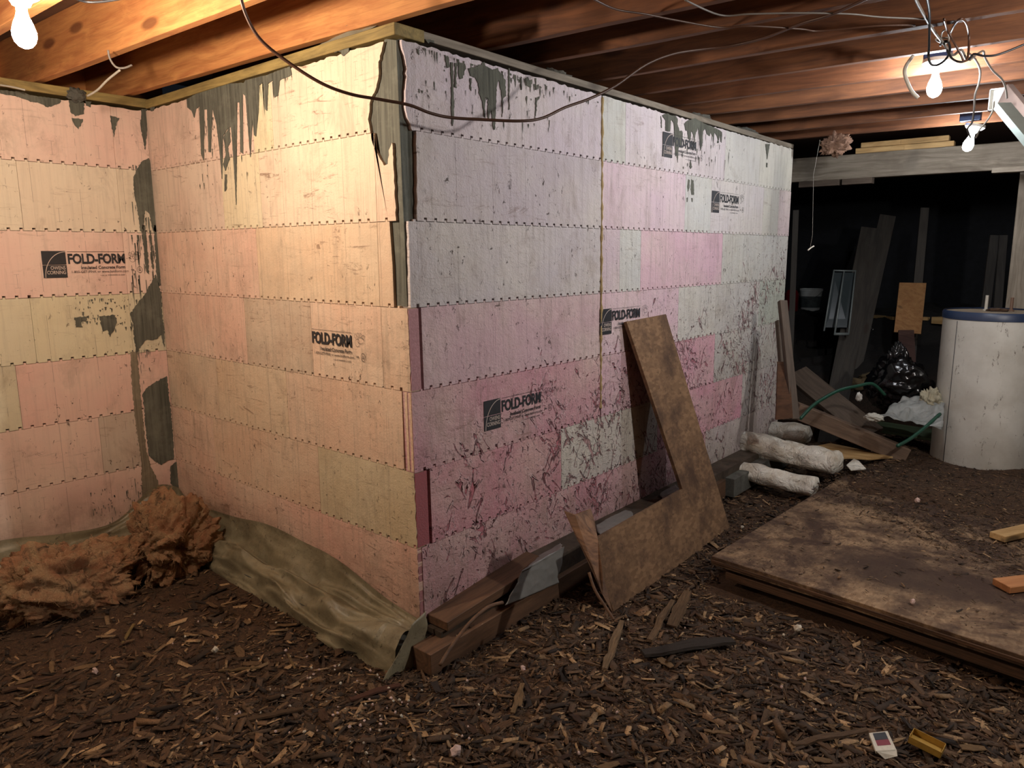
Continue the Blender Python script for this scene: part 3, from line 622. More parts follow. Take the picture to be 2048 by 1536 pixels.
# ------------------------------------------------------------------ cords and cables
def cord(name, px, d0, d1, r, mat, label, cat='cable', n=8, ds=None, group=None):
    pts = []
    for i, (x, y) in enumerate(px):
        d = ds[i] if ds else d0+(d1-d0)*i/(len(px)-1); p = atd(x, y, d)
        if p.z > 2.186: p = onz(x, y, 2.186)
        pts.append(p)
    return tag(tube(name, pts, r, mat, n=n), label, cat, group)
cord('extension_cord', [(478,-20),(492,30),(520,78),(570,120),(640,165),(700,188),(760,199),(818,210),(860,226),(900,235),(960,239),(1040,242),(1085,236),(1130,215),(1180,197),(1230,172),(1290,130),(1345,108),(1400,99),(1460,92),(1530,75),(1600,48),(1665,28),(1740,-6)],
     2.15, 3.0, .0052, m_browncord, 'brown extension cord sagging in front of the block wall corner', 'cord')
cord('cable', [(1176,-8),(1230,18),(1290,28),(1350,40),(1440,55),(1500,52),(1600,58),(1640,62),(1750,52),(1830,50)], 2.6, 3.0, .0035, m_browncord, 'thin dark cable crossing the joists at the top middle')
cord('cable', [(1370,0),(1440,30),(1500,28),(1600,26),(1700,28),(1760,34),(1855,38)], 2.8, 2.9, .003, m_cable, 'thin grey cable running along the joists towards the wire tangle')
cord('cable', [(1828,-10),(1838,12),(1866,60),(1886,85),(1905,110),(1922,100),(1932,118)], 2.6, 2.9, .005, m_cable, 'thick dusty cable slanting down into the wire tangle')
cord('cable', [(1853,-10),(1859,30),(1858,95),(1857,112),(1862,128),(1875,130),(1892,118),(1900,100),(1896,84),(1886,84),(1880,92)], 2.7, 2.75, .0042, m_black, 'black cable looping down in front of the blue box')
cord('cable', [(1888,38),(1896,62),(1912,92),(1922,110),(1928,122),(1936,112),(1938,70),(1932,45),(1920,38),(1908,52),(1900,68)], 2.6, 2.7, .004, m_browncord, 'brown cable with a tall loop right of the blue box')
cord('cable', [(1894,100),(1905,118),(1922,124),(1938,118),(1948,108),(1970,112),(2000,108),(2060,84)], 2.7, 2.6, .004, m_black, 'black cable leaving the wire tangle to the right edge')
cord('cable', [(1898,76),(1885,76),(1872,78),(1880,84),(1896,84),(1896,62),(1886,62),(1882,75)], 2.75, 2.75, .003, m_cablew, 'small pale wire loop above the blue box')
cord('cable', [(1936,106),(1950,118),(1960,140),(1958,165),(1950,190),(1948,220),(1944,245),(1935,258),(1941,275)], 2.9, 3.9, .0045, m_cable, 'dark wire dropping to the hanging bulb')
cord('cable', [(1940,120),(1965,102),(1970,115),(1985,140),(2005,160),(2012,180),(2014,196)], 2.8, 3.2, .004, m_cable, 'wire running from the tangle to the metal outlet box')
cord('cable', [(1988,200),(1986,220),(1975,240),(1962,256),(1958,262),(1952,275)], 3.3, 3.9, .004, m_cablew, 'white wire between the outlet box and the hanging bulb')
cord('cable', [(1826,112),(1812,132),(1810,150),(1822,180),(1836,196)], 2.95, 2.95, .007, m_cablew, 'thick white cable curving left of the middle bulb')
cord('cable', [(216,100),(220,118),(232,134),(248,136),(264,130)], 2.8, 2.85, .004, m_cable, 'short cable loop under the joist at the top left')
cord('cable', [(240,140),(215,160),(195,180),(175,192)], 3.0, 3.15, .0045, m_cablew, 'pale cable end hanging towards the left sill')
cord('cable', [(140,-8),(170,3),(205,3),(250,-4)], 2.3, 2.3, .004, m_black, 'black cable crossing the nearest joist at the top left')
cord('cable', [(0,170),(25,174),(50,180)], 3.2, 3.2, .004, m_cablew, 'white cable lying along the left sill plate')
# galvanised channel with outlet box
a, b = atd(2008, 205, 3.1), atd(2075, 285, 2.9)
ch = tag(plank('metal_channel', a, b, .06, .03, m_galv, seg=4, bev=.001), 'galvanised steel channel slanting down at the top right edge', 'metal channel')
ob = ony(2000, 198, 2.6)
outl = empty('outlet_box', ob, 'open grey metal outlet box with wires at the top right', 'electrical box')
for nm, lo, hi in (('back', (-.045, .03, -.05), (.045, .034, .05)), ('left_side', (-.045, -.01, -.05), (-.041, .034, .05)), ('right_side', (.041, -.01, -.05), (.045, .034, .05)), ('top', (-.045, -.01, .046), (.045, .034, .05)), ('bottom', (-.045, -.01, -.05), (.045, .034, -.046))):
    box({'left_side': 'side', 'right_side': 'side'}.get(nm, nm), lo, hi, m_porc, outl)
d = atd(2060, 160, 2.4)
tag(plank('duct', atd(2020, 168, 3.4), atd(2075, 235, 3.2), .03, .10, plain('duct_grey', '6a5a52', .6), seg=4), 'brown grey strip of metal beside the steel channel', 'metal channel')

# ------------------------------------------------------------------ lumps
def lump(name, loc, R, mat, amp=.25, sc=3., sub=5, sd=0, parent=None, flat=None, ridged=True, rot=0):
    bm = bmesh.new(); bmesh.ops.create_icosphere(bm, subdivisions=sub, radius=1)
    for v in bm.verts:
        n = v.co.normalized(); q = n*sc+Vector((sd, sd*1.7, 0))
        w1 = noise.noise_vector(q*.8)*.5
        a = noise.fractal(q+w1, 1., 2.1, 3)
        if ridged: a += .6*(abs(noise.noise(q*2.6+w1*3))-.25)+.34*(abs(noise.noise(q*6+w1*5))-.2)+.12*noise.noise(q*15)+.06*noise.noise(q*34)
        v.co = n*(1+amp*a)
    for v in bm.verts:
        v.co = Vector((v.co.x*R[0], v.co.y*R[1], v.co.z*R[2]))
        if flat is not None and v.co.z < flat: v.co.z = flat+(v.co.z-flat)*.15
    bmesh.ops.rotate(bm, verts=bm.verts, matrix=Matrix.Rotation(rot, 3, 'Z'))
    me = bpy.data.meshes.new(name); bm.to_mesh(me); bm.free(); me.materials.append(mat); me.polygons.foreach_set('use_smooth', [True]*len(me.polygons))
    o = bpy.data.objects.new(name, me); o.location = loc; link(o, parent); return o
def fluff(name, c1, c2, c3):
    t = NT(name); p = t.obj(); a = t.noise(p, 11, 6, .7, 1.); c = t.mix(t.ramp(a, .36, .62), lin(c1), lin(c2)); c = t.mix(t.ramp(t.noise(t.mapv(p, (1, 1, 1), (4, 4, 4)), 8, 6, .75, 1.5), .54, .66), c, lin(c3))
    fib = t.noise(p, 60, 5, .8, 3.); return t.fin(c, 1., t.bump(t.math('ADD', fib, t.noise(p, 25, 4, .7, 2.)), 1., .02))
m_fluff = fluff('fibreglass', 'cf8f66', 'd8b084', '5c4a34'); m_fluff2 = fluff('fibreglass_pale', 'd0a58e', 'c99c7c', '7a5c48')
i1 = lump('insulation_clump', (-1.44, -.74, .0), (.15, .27, .165), m_fluff, .50, 1.5, 6, 3.1, flat=-.11, rot=-.2); tag(i1, 'torn orange fibreglass clump on the floor, left one by the wall', 'insulation')
i2 = lump('insulation_clump', (-1.46, -.27, .03), (.15, .19, .20), m_fluff, .50, 1.6, 6, 8.3, flat=-.14, rot=.4); tag(i2, 'torn orange fibreglass clump heaped in the inner corner, taller one', 'insulation')
i3 = lump('foam_lump', onx(383, 1032, -1.56), (.045, .075, .045), plain('yellow_foam', 'a89a5c', .9, .6, .2, 40), .3, 2., 4, 5.5); tag(i3, 'yellow hardened foam lump on top of the insulation in the corner', 'foam lump')
hp = ony(1672, 288, 3.66); tag(lump('insulation_tuft', hp, (.085, .05, .07), m_fluff2, .55, 1.8, 5, 2.2), 'pink insulation tuft hanging below the last joist', 'insulation')
# tufts of fibre round the clumps
def tufts(ob, n, seed, mat=None):
    r = random.Random(seed); V, Fc = [], []; vs = ob.data.vertices; N = len(vs)
    for i in range(n):
        v = vs[r.randrange(N)]; nr = v.normal; p = v.co.copy()-nr*.003
        sw = noise.noise_vector(p*9+Vector((seed, 0, 0))); tdir = (sw-nr*sw.dot(nr)); tdir = tdir.normalized() if tdir.length > 1e-4 else nr.orthogonal()
        tdir = (tdir*r.choice((-1, 1))+nr*r.uniform(.15, .9)+Vector((r.gauss(0, .35), r.gauss(0, .35), r.gauss(0, .35)))).normalized()
        L = r.uniform(.010, .036); q = tdir.cross(nr+Vector((.01, .02, 0))).normalized()*r.uniform(.0005, .0016); bn = -nr*L*r.uniform(.2, .7)+Vector((r.uniform(-1, 1), r.uniform(-1, 1), r.uniform(-1, 1)))*L*.3; b = len(V)
        for k in range(4): t_ = k/3; m = p+tdir*(L*t_)+bn*t_*t_; V += [m-q*(1-t_*.6), m+q*(1-t_*.6)]
        for k in range(3): Fc.append((b+2*k, b+2*k+1, b+2*k+3, b+2*k+2))
    return tag(mesh('fibres', V, Fc, mat or m_fibre, ob), kind='stuff')
m_fibre = fluff('fibre_strands', 'd69a70', 'dfba90', '8a6e50')
tufts(i1, 9000, 1); tufts(i2, 9000, 2)

def drape(name, corners, mat, label, cat, n=26, amp=.012, sc=9, thick=0):
    A, B, C_, D = [Vector(c) for c in corners]; V, Fc = [], []; nr = (B-A).cross(D-A).normalized()
    for i in range(n+1):
        for j in range(n+1):
            u_, v_ = i/n, j/n; p = A*(1-u_)*(1-v_)+B*u_*(1-v_)+C_*u_*v_+D*(1-u_)*v_; e = noise.noise(Vector((u_*3+p.x, v_*3, p.y)))*.03
            V.append(p+nr*(noise.noise(p*sc)*amp+abs(noise.noise(p*sc*2.3+Vector((3, 3, 3))))*amp*.8)+(B-A).normalized()*e*(1 if i in (0, n) else 0))
    for i in range(n):
        for j in range(n): a = i*(n+1)+j; Fc.append((a, a+n+1, a+n+2, a+1))
    o = mesh(name, V, Fc, mat, smooth=True); s = o.modifiers.new('thickness', 'SOLIDIFY'); s.thickness = .0015; return tag(o, label, cat)
# ------------------------------------------------------------------ plastic sheet along the foot of the walls
t = NT('poly_sheet'); p = t.obj(); c = t.mix(t.ramp(t.noise(p, 6, 5, .7), .35, .7), lin('938a70'), lin('6c624c')); c = t.mix(t.ramp(t.noise(p, 40, 5, .75), .58, .68, 0, .7), c, lin('33271b'))
m_poly = t.fin(c, .42, t.bump(t.noise(p, 24, 4, .6, 1.), .5, .006)); m_poly.node_tree.nodes['Principled BSDF'].inputs['Alpha'].default_value = .93
def sheet():
    V, Fc = [], []; N, Mv = 620, 56; LA, LB = 2.4, 2.0
    for i in range(N+1):
        s = (LA+LB)*i/N
        if s < LA: b = Vector((XA, -LA+s, 0)); out = Vector((1, 0, 0)); k = sstep(LA-.35, LA, s)
        else: b = Vector((XA+s-LA, 0, 0)); out = Vector((0, -1, 0)); k = sstep(LA+.35, LA, s)
        out = (out+Vector((k, 0, 0))*(s >= LA)+Vector((0, -k, 0))*(s < LA))
        hh = .10+.05*math.sin(s*2.3)+.05*noise.noise(Vector((s*2.2, 0, 0)))+.13*math.exp(-((s-LA+.12)/.16)**2)-.05*sstep(LA+1.3, LA+2, s)
        reach = .17+.03*math.sin(s*3.1+1)+.02*noise.noise(Vector((s*4, 3, 0)))+(.14 if s < LA else 0)*sstep(LA, LA-.6, s)-.02*sstep(LA+1., LA+2, s)
        for j in range(Mv+1):
            q = j/Mv
            if q < .3: d = .004+.05*(q/.3)**2; z = hh*(1-q/.3)+.0*q
            elif q < .65: w2 = (q-.3)/.35; d = .054+(reach-.075)*w2; z = .035*math.sin(w2*PI)-.02*w2
            else: w2 = (q-.65)/.35; d = reach-.021+.03*w2; z = -.02-.115*w2
            wq = math.sin(min(1, q*2.2)*PI/2); a1 = noise.noise(Vector((s*5+q*2.5, q*3, 0))); a2 = abs(noise.noise(Vector((s*1.6-q*2.4, q*4.5+s*.9, 7)))); a3 = abs(noise.noise(Vector((s*6+q*5, q*8-s*4, 4))))
            fo = (a1*.045+(.16-a2)*.085+(.2-a3)*.018)*wq*(.35 if s > LA+1.9 else 1)
            P = b+out*max(.0045, d+fo*.5); V.append((P.x, P.y, z+fo*.9))
    for i in range(N):
        for j in range(Mv): a = i*(Mv+1)+j; Fc.append((a, a+Mv+1, a+Mv+2, a+1))
    return mesh('plastic_sheet', V, Fc, m_poly, smooth=True)
sh = tag(sheet(), 'crumpled grey brown plastic sheet draped along the foot of the walls', 'plastic sheet')

m_dirtc = cement('dirty_footing', '4a3d30', '2e241b', False)
ef = drape('end_flap', [(.057, -.004, .075), (.057, -.075, .05), (.060, -.235, -.125), (.060, -.004, -.14)], m_poly, '', '', amp=.006, n=12); ef.parent = sh
for k_ in ('label', 'category'):
    if k_ in ef: del ef[k_]
# footing along the side wall and its boards
foot = tag(box('trim_1', (-.3, .0, -.3), (.115, LC, -.035), m_conc), 'concrete footing under the side wall', kind='structure')
box('trim_2', (XA-.2, -3.6, -.3), (XA+.12, .1, -.06), m_conc)['kind'] = 'structure'; box('trim_3', (XA-.1, -.125, -.3), (.045, .1, -.06), m_conc)['kind'] = 'structure'
box('trim_4', (-.02, .50, -.2), (.135, 3.60, .078), m_dirtc)['kind'] = 'structure'
box('trim_5', (-.02, .02, -.2), (.11, .55, -.005), m_dirtc)['kind'] = 'structure'
tag(plank('plank', (.070, .035, .036), (.078, .64, .096), .120, .038, m_brownlum, seg=8), 'short brown plank lying along the wall at the outer corner', 'plank')
tag(plank('form_board', (.112, -.085, -.030), (.112, 2.4, .035), .10, .11, m_brownlum, seg=12), 'brown form board below the plank, beside the footing', 'plank')
def poly3(name, pts, mat, label, cat, thick=.002, nrm=Vector((0, 0, 1))):
    return tag(slab(name, pts, nrm, thick, mat), label, cat)
m_gpoly = plain('grey_plastic', '7f7d78', .35, .2, .12, 18)
ps = drape('plastic_scrap', [onx(1046,1141,.158), onx(1128,1094,.158), onx(1118,1166,.170), onx(1010,1211,.175)], m_gpoly, 'grey plastic scrap folded over the boards beside the leaning board', 'plastic sheet', amp=.008)
pt_ = drape('top_flap', [onz(1078,1112,.088), onz(1120,1086,.088), onx(1128,1094,.158), onx(1046,1141,.158)], m_gpoly, '', '', amp=.004); pt_.parent = ps
for k_ in ('label', 'category'):
    if k_ in pt_: del pt_[k_]
drape('plastic_scrap', [onz(1192,1050,.088), onz(1250,1020,.088), onz(1272,1030,.088), onz(1200,1075,.088)], m_gpoly, 'grey plastic scrap on the footing behind the leaning board', 'plastic sheet', amp=.006)
drape('plastic_scrap', [onz(1322,985,.088), onz(1350,970,.088), onx(1362,978,.15), onx(1325,1005,.15)], m_gpoly, 'small grey plastic scrap behind the inner corner of the leaning board', 'plastic sheet', amp=.006)
tag(plank('form_board', (.160, 2.45, .03), (.175, 3.4, .05), .07, .12, m_conc, seg=8), 'grey footing board between the leaning panel and the white sacks', 'plank')

# ------------------------------------------------------------------ leaning L-shaped panel
D0, C0 = onz(1228, 1222, -.112), onz(1460, 1057, -.115); tz = SC(1.66, 1.07, .022)
pn = (C0-D0).cross(tz-D0).normalized()
if pn.x < 0: pn = -pn
def onpl(x, y, P0, n): d = ray(x, y); return CAM+d*((P0-CAM).dot(n)/d.dot(n))
Lp = [onpl(x, y, D0, pn) for x, y in ((1253,643),(1290,636),(1332,628),(1398,848),(1460,1056),(1345,1140),(1228,1223),(1176,1086),(1270,1032),(1365,978),(1310,812))]
Lb = slab('leaning_board', Lp, pn, .019, m_osb, bev=.001); tag(Lb, 'brown L-shaped particle board leaning against the side wall', 'board')
# bark slab / split wood at its left
def bark_slab():
    P = [atd(1128,1022,2.93), atd(1150,1030,2.9), atd(1182,1018,2.98), atd(1190,1045,2.95), atd(1196,1080,2.85), atd(1206,1150,2.74), atd(1226,1228,2.68), atd(1205,1190,2.70), atd(1180,1130,2.76), atd(1155,1080,2.84)]
    return slab('split_wood', P, Vector((.6, -.75, .2)).normalized(), .02, wood('split_bark', '8a6648', '4a3020', 2., .5, dark='20130a'), bev=.002)
tag(bark_slab(), 'split slab of old wood leaning at the left end of the board', 'wood scrap')

# ------------------------------------------------------------------ stacked floor boards
sx0, sx1, sy0, sy1 = .625, 1.95, 1.22, 3.2
top = tag(slab('floor_panel', [(.600,1.285,.022),(1.2,1.225,.030),(2.05,1.13,.035),(2.15,3.3,.03),(.70,3.35,.022)], Vector((0,0,1)), .042, m_osbf, bev=.002), 'large dusty particle board lying on the mulch at the right', 'board')
sd_ = slab('edge_ply', [(.602,1.278,.006),(1.2,1.218,.014),(2.05,1.123,.019),(2.05,1.15,.019),(1.2,1.25,.014),(.602,1.31,.006)], Vector((0,0,1)), .012, m_osbedge, top)
tag(slab('floor_panel', [(.665,1.30,-.043),(1.2,1.25,-.036),(2.05,1.15,-.032),(2.15,3.3,-.04),(.72,3.3,-.04)], Vector((0,0,1)), .036, m_osbedge, bev=.002), 'dark board under the large dusty particle board, lower of the stack', 'board')
tag(plank('plank', onz(1995, 1068, .072), onz(2120, 1040, .072), .075, .03, m_new, seg=3), 'pale plank end on the dusty board, upper one at the right edge', 'plank')
tag(plank('plank', onz(2003, 1165, .067), onz(2130, 1150, .067), .085, .03, wood('orange_lumber', 'b98050', '9a6238', 1., .1), seg=3), 'orange plank end on the dusty board, lower one at the right edge', 'plank')

# ------------------------------------------------------------------ water heater
_hf = onz(1956, 950, .02); _hd = (_hf-CAM).dot(_f); HR = 87*(_hd+.25)/1468.1
_hv = Vector((_hf.x-CAM.x, _hf.y-CAM.y, 0)).normalized(); HB = Vector((_hf.x, _hf.y, 0))+_hv*HR; HB.z = -.03
_ht = ray(1962, 626); HH = CAM.z+_ht.z*((_hf-CAM).to_2d().length/_ht.to_2d().length)-HB.z
t = NT('heater_enamel'); p = t.obj(); c = t.mix(t.ramp(t.noise(p, 4, 5, .6), .4, .75), lin('d0cdc4'), lin('b4afa4')); sp = t.ramp(t.noise(t.mapv(p, (26, 26, 9)), 1., 6, .8, .6), .60, .65)
c = t.mix(t.math('MULTIPLY', sp, .8), c, lin('4c3c2c')); zz = t.n('ShaderNodeSeparateXYZ', {0: p}).outputs[2]; c = t.mix(t.math('MULTIPLY', t.ramp(zz, .4, -.05, 0, .8), t.noise(p, 9, 5, .7)), c, lin('6a5a44'))
m_heat = t.fin(c, .4, t.bump(t.noise(p, 30, 4), .1, .002))
heater = empty('water_heater', HB, 'white water heater tank with a blue rim and dusty top', 'water heater')
lathe('tank', [(HR*.99, 0), (HR, .02), (HR, HH-.05)], (0, 0, 0), m_heat, heater, 64)
lathe('rim', [(HR, HH-.052), (HR+.006, HH-.05), (HR+.006, HH-.012), (HR-.002, HH)], (0, 0, 0), plain('blue_rim', '26344f', .4), heater, 64, cap=False)
lathe('lid', [(HR-.003, HH-.03), (HR-.004, HH-.010), (HR*.7, HH-.006), (.001, HH-.004)], (0, 0, 0), plain('dusty_lid', '857560', .9, .5, .35, 14), heater, 64, cap=False)
vd = (CAM-HB); vd.z = 0; vd.normalize(); sdv = Vector((-vd.y, vd.x, 0))
def hp_(side, back, z): return sdv*side-vd*back+Vector((0, 0, z))
# sheet metal seam, facing the camera's left
ang = math.atan2(vd.y, vd.x)-.75
sx_ = Vector((math.cos(ang), math.sin(ang), 0))
tube('seam', [sx_*HR+Vector((0, 0, z)) for z in (.02, .5, HH-.06)], .0022, m_ink, heater, 5, 1)
for (px_, nm, mt, hh) in ((-.055, 'hot_pipe', m_cablew, .10), (.08, 'cold_pipe', plain('copper_pipe', '6a5040', .5), .09)):
    q = hp_(-px_ if False else px_, .02, HH-.008); lathe('pipe', [(.017, 0), (.017, .012), (.0095, .014), (.0095, hh), (.008, hh+.001)], q, mt, heater, 14)
tag(lump('debris', HB+hp_(.01, -.03, HH+.004), (.06, .03, .012), m_soil, .5, 3., 3, 4.), 'small heap of dirt on the water heater lid', 'debris')

# ------------------------------------------------------------------ white sacks
t = NT('white_sack'); p = t.obj(); c = t.mix(t.ramp(t.noise(p, 7, 5, .7), .45, .72), lin('e8e2d4'), lin('c2b196')); c = t.mix(t.ramp(t.noise(p, 45, 4, .7), .66, .7, 0, .8), c, lin('55402c'))
m_sack = t.fin(c, .6, t.bump(t.noise(p, 11, 5, .6, 2.5), 1., .03))
def sack(a, b, r, label, flat=.85, sd=0., n=30, seg=34):
    a, b = Vector(a), Vector(b); X = (b-a).normalized(); Y = Vector((0, 0, 1)).cross(X).normalized(); Z = X.cross(Y); L = (b-a).length; V, Fc = [], []
    for i in range(seg+1):
        q = i/seg; e = min(q, 1-q)*L/r; rad = r*(.55+.45*min(1, (e*2.2)**.5) if e < .21 else 1.0)
        for k in range(n):
            w_ = 2*PI*k/n; pt = Vector((q*L, math.cos(w_)*rad, math.sin(w_)*rad*flat))
            dd = noise.noise(pt*9+Vector((sd, 0, 0)))*.22+noise.noise(Vector((pt.x*8, w_*2, sd)))*.16+abs(noise.noise(Vector((pt.x*22, w_*3, sd+5))))*.09
            pt.y *= 1+dd; pt.z *= 1+dd; pt.x += noise.noise(Vector((w_, sd, 0)))*.012*(1 if i > seg-3 else 0)
            V.append(a+X*pt.x+Y*pt.y+Z*pt.z)
    for i in range(seg):
        for k in range(n): Fc.append((i*n+k, i*n+(k+1) % n, (i+1)*n+(k+1) % n, (i+1)*n+k))
    Fc += [tuple(range(n))[::-1], tuple(range(seg*n, seg*n+n))]
    o = mesh('rolled_sack', V, Fc, m_sack, smooth=True); return tag(o, label, 'sack', 'white rolled sacks in a pile at the far wall end')
sack(onz(1475, 938, .02), onz(1634, 976, -.02), .068, 'white rolled sack at the bottom of the pile', .85, 1.)
sack(onz(1480, 882, .12), onz(1682, 928, .085), .088, 'thick white rolled sack lying on top of the lower roll', .85, 4.)
sack(onz(1535, 858, .11), onz(1620, 872, .11), .085, 'short white sack behind the thick rolled sack', .8, 7.)
tag(slab('splintered_board', [onz(x, y, .085) for x, y in ((1625,893),(1660,886),(1700,894),(1765,909),(1786,913),(1740,917),(1700,914),(1650,918),(1628,912))], Vector((0,0,1)), .012, m_new, bev=.001), 'tan splintered plywood piece on the earth beside the white sacks', 'board')
tag(slab('white_scrap', [onz(1693,930,.075), onz(1708,917,.09), onz(1718,922,.095), onz(1732,937,.075), onz(1702,940,.075)], Vector((0,0,1)), .006, m_sack), 'small white paper scrap beside the rolled sacks', 'scrap')
tag(slab('plywood_scrap', [SC(2.85, .03, .02)+Vector((.03,0,0)), onz(1462,915,.03), onz(1470,890,.03), onz(1440,905,.05), onz(1430,925,.03)], Vector((0,0,1)), .012, m_new), 'tan wood scraps between the wall and the white sacks', 'wood scrap')

# ------------------------------------------------------------------ lumber and litter by the dark opening
tag(plank('timber', atd(1598, 806, 4.98), onz(1818, 896, .125), .11, .105, m_timber, seg=10, bev=.003), 'square brown timber lying across the ground towards the heater', 'timber')
a, b = atd(1592, 742, 5.8), atd(1745, 866, 5.2); tag(plank('board', a, b, .19, .035, m_darklum, up=Vector((.25, -.55, .8)), seg=8), 'wide brown board sloping down the earth bank', 'board')
tag(slab('green_board', [onz(1690,838,.13), onz(1720,836,.13), onz(1890,862,.13), onz(1890,882,.12), onz(1790,866,.12), onz(1700,852,.12)], Vector((0,0,1)), .015, wood('green_lumber', '55684a', '3e4c36', 1., .3)), 'narrow green painted board lying behind the timber', 'board')
tag(plank('stud', atd(1568, 600, 4.62), atd(1592, 838, 4.45), .05, .036, m_darklum, up=Vector((.75, -.65, 0)), seg=8), 'grey stud leaning against the far end of the side wall', 'stud')
tag(plank('stud', atd(1562, 640, 4.75), atd(1578, 838, 4.65), .05, .036, m_darklum, up=Vector((.75, -.65, 0)), seg=8), 'dark stud behind the grey one at the wall end', 'stud')
pe = tag(slab('panel_piece', [atd(1556,724,4.62), atd(1578,724,4.55), atd(1586,836,4.42), atd(1552,840,4.5)], Vector((.6,-.8,0)), .02, m_brownlum), 'small brown panel standing against the far wall end', 'board')
cord('garden_hose', [(1600,838),(1625,812),(1650,795),(1680,780),(1715,772),(1745,768),(1770,790)], 4.7, 4.9, .011, plain('green_hose', '164534', .4), 'green hose curving behind the timber to the black bag', 'hose')
cord('garden_hose', [(1795,892),(1820,878),(1850,855),(1880,828)], 4.45, 4.7, .011, plain('green_hose_b', '164534', .4), 'green hose piece running behind the water heater', 'hose')
m_bag = plain('black_bag_plastic', '08080a', .22, .0); 
gb = lump('garbage_bag', atd(1800, 765, 5.1)+Vector((0, 0, -.02)), (.20, .17, .20), m_bag, .28, 1.4, 5, 6.6); tag(gb, 'black plastic garbage bag with a crumpled shiny top', 'bag')
nk = lump('bag_neck', Vector((-.02, -.02, .13)), (.07, .05, .16), m_bag, .35, 1.6, 5, 1.3, gb)
t = NT('clear_plastic'); m_clear = t.fin(lin('9a9c98'), .25, t.bump(t.noise(t.obj(), 12, 4, .6, 2.), .7, .02)); m_clear.node_tree.nodes['Principled BSDF'].inputs['Alpha'].default_value = .75
cp = drape('clear_plastic', [atd(1752,838,4.75), atd(1885,860,4.6), atd(1885,785,4.85), atd(1800,800,4.95)], m_clear, 'crumpled clear plastic sheet between the black bag and the heater', 'plastic sheet', amp=.05, sc=7)
tag(lump('insulation_scrap', atd(1862, 805, 4.85), (.07, .06, .085), plain('white_fluff', 'a8a088', .95, .8, .25, 30), .5, 2.4, 5, 9.), 'off white insulation scrap beside the heater', 'insulation')
tag(lump('foam_scrap', atd(1748, 835, 4.7), (.055, .03, .025), plain('pale_foam', 'b5b2a6', .8), .4, 2., 4, 2.), 'pale foam scrap on the ground left of the clear plastic', 'scrap')
for x, y, s_, lb in ((1742,758,.09,'tan foam lump on the dark earth bank, upper one'), (1718,772,.11,'tan foam lump on the dark earth bank, lower one'), (1690,765,.06,'grey lump on the dark earth bank, left one')):
    tag(lump('rubble', ongr(x, y), (s_, s_*.7, s_*.6), plain('bank_foam', '5a4c34', .95, .6), .4, 2., 4, x*.1), lb, 'rubble')
tag(lump('foam_scrap', atd(1718, 794, 4.95), (.02, .015, .03), m_porc, .4, 2., 3, 2.), 'tiny white scrap above the green board', 'scrap')
# ------------------------------------------------------------------ the dark space behind
def stand(px, py, d): p = atd(px, py, d); return Vector((p.x, p.y, g_at(p.x, p.y)))
bk = ongr(1620, 621)
bkt = empty('bucket', bk, 'white plastic bucket with a printed label on the dark ledge', 'bucket')
lathe('pail', [(.105, 0), (.125, .235), (.132, .237), (.132, .262), (.126, .264), (.118, .24), (.10, .01)], (0, 0, 0), plain('pail_white', 'dfe2dc', .5), bkt, 32)
lathe('label', [(.1095, .04), (.1225, .175)], (0, 0, 0), plain('pail_label', '5c6464', .6, 0, .4, 22), bkt, 32, cap=False)
tube('handle', [Vector((-.13, 0, .24)), Vector((-.1, -.10, .18)), Vector((0, -.14, .15)), Vector((.1, -.10, .18)), Vector((.13, 0, .24))], .003, m_galv, bkt, 6)
rd = ongr(1582, 622); tag(lathe('fuel_can', [(.07, -.0), (.075, .02), (.075, .2), (.05, .24), (.02, .25)], rd, plain('red_plastic', '6a1018', .4), n=24), 'dark red container half hidden behind the wall end', 'container')
fr = empty('metal_rack', atd(1680, 672, 6.3), 'pale metal rack leaning in the dark behind the opening', 'rack')
def Fp(x, y, d): return atd(x, y, d)-fr.location
m_frame = plain('frame_grey', '6f7674', .4); 
for nm, a, b, wd in (('bar', (1668,540,6.45), (1648,662,6.3), .012), ('bar', (1688,543,6.45), (1669,670,6.25), .014), ('bar', (1711,541,6.45), (1697,668,6.25), .012), ('rail', (1667,541,6.45), (1711,542,6.45), .012), ('rail', (1668,668,6.25), (1697,668,6.25), .022)):
    a, b = Fp(*a), Fp(*b); o = tube(nm, [a, b], wd*.6, m_frame, fr, 6, 1)
slab('pane', [Fp(1666,545,6.47), Fp(1710,545,6.47), Fp(1696,655,6.32), Fp(1648,655,6.36)], Vector((.4,-.9,.2)).normalized(), .006, plain('dusty_glass', '30383a', .3), fr)
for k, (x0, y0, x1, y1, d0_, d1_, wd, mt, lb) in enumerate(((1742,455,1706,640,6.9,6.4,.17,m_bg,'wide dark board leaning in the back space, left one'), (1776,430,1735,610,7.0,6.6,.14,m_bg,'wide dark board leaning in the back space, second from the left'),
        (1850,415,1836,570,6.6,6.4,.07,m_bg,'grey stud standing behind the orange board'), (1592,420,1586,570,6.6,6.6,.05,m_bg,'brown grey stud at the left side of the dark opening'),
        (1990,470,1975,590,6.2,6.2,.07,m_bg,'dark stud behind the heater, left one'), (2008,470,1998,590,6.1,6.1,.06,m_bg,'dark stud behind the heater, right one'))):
    a_, b_ = atd(x0, y0, d0_), atd(x1, y1, d1_); v_ = (b_-a_).normalized()
    while b_.z > g_at(b_.x, b_.y)-.01: b_ = b_+v_*.02
    tag(plank('stud', a_, b_, wd, .035, mt, up=Vector((.3, -.95, 0)), seg=6), lb, 'stud')
obd = slab('leaning_board', [atd(1799,565,6.35), atd(1853,566,6.35), atd(1842,668,6.1), atd(1788,664,6.1)], Vector((.35,-.9,.25)).normalized(), .02, wood('orange_board', 'a4794c', '8a5f38', 1., .25), bev=.001); tag(obd, 'orange brown board standing upright in the dark behind the heater', 'board')
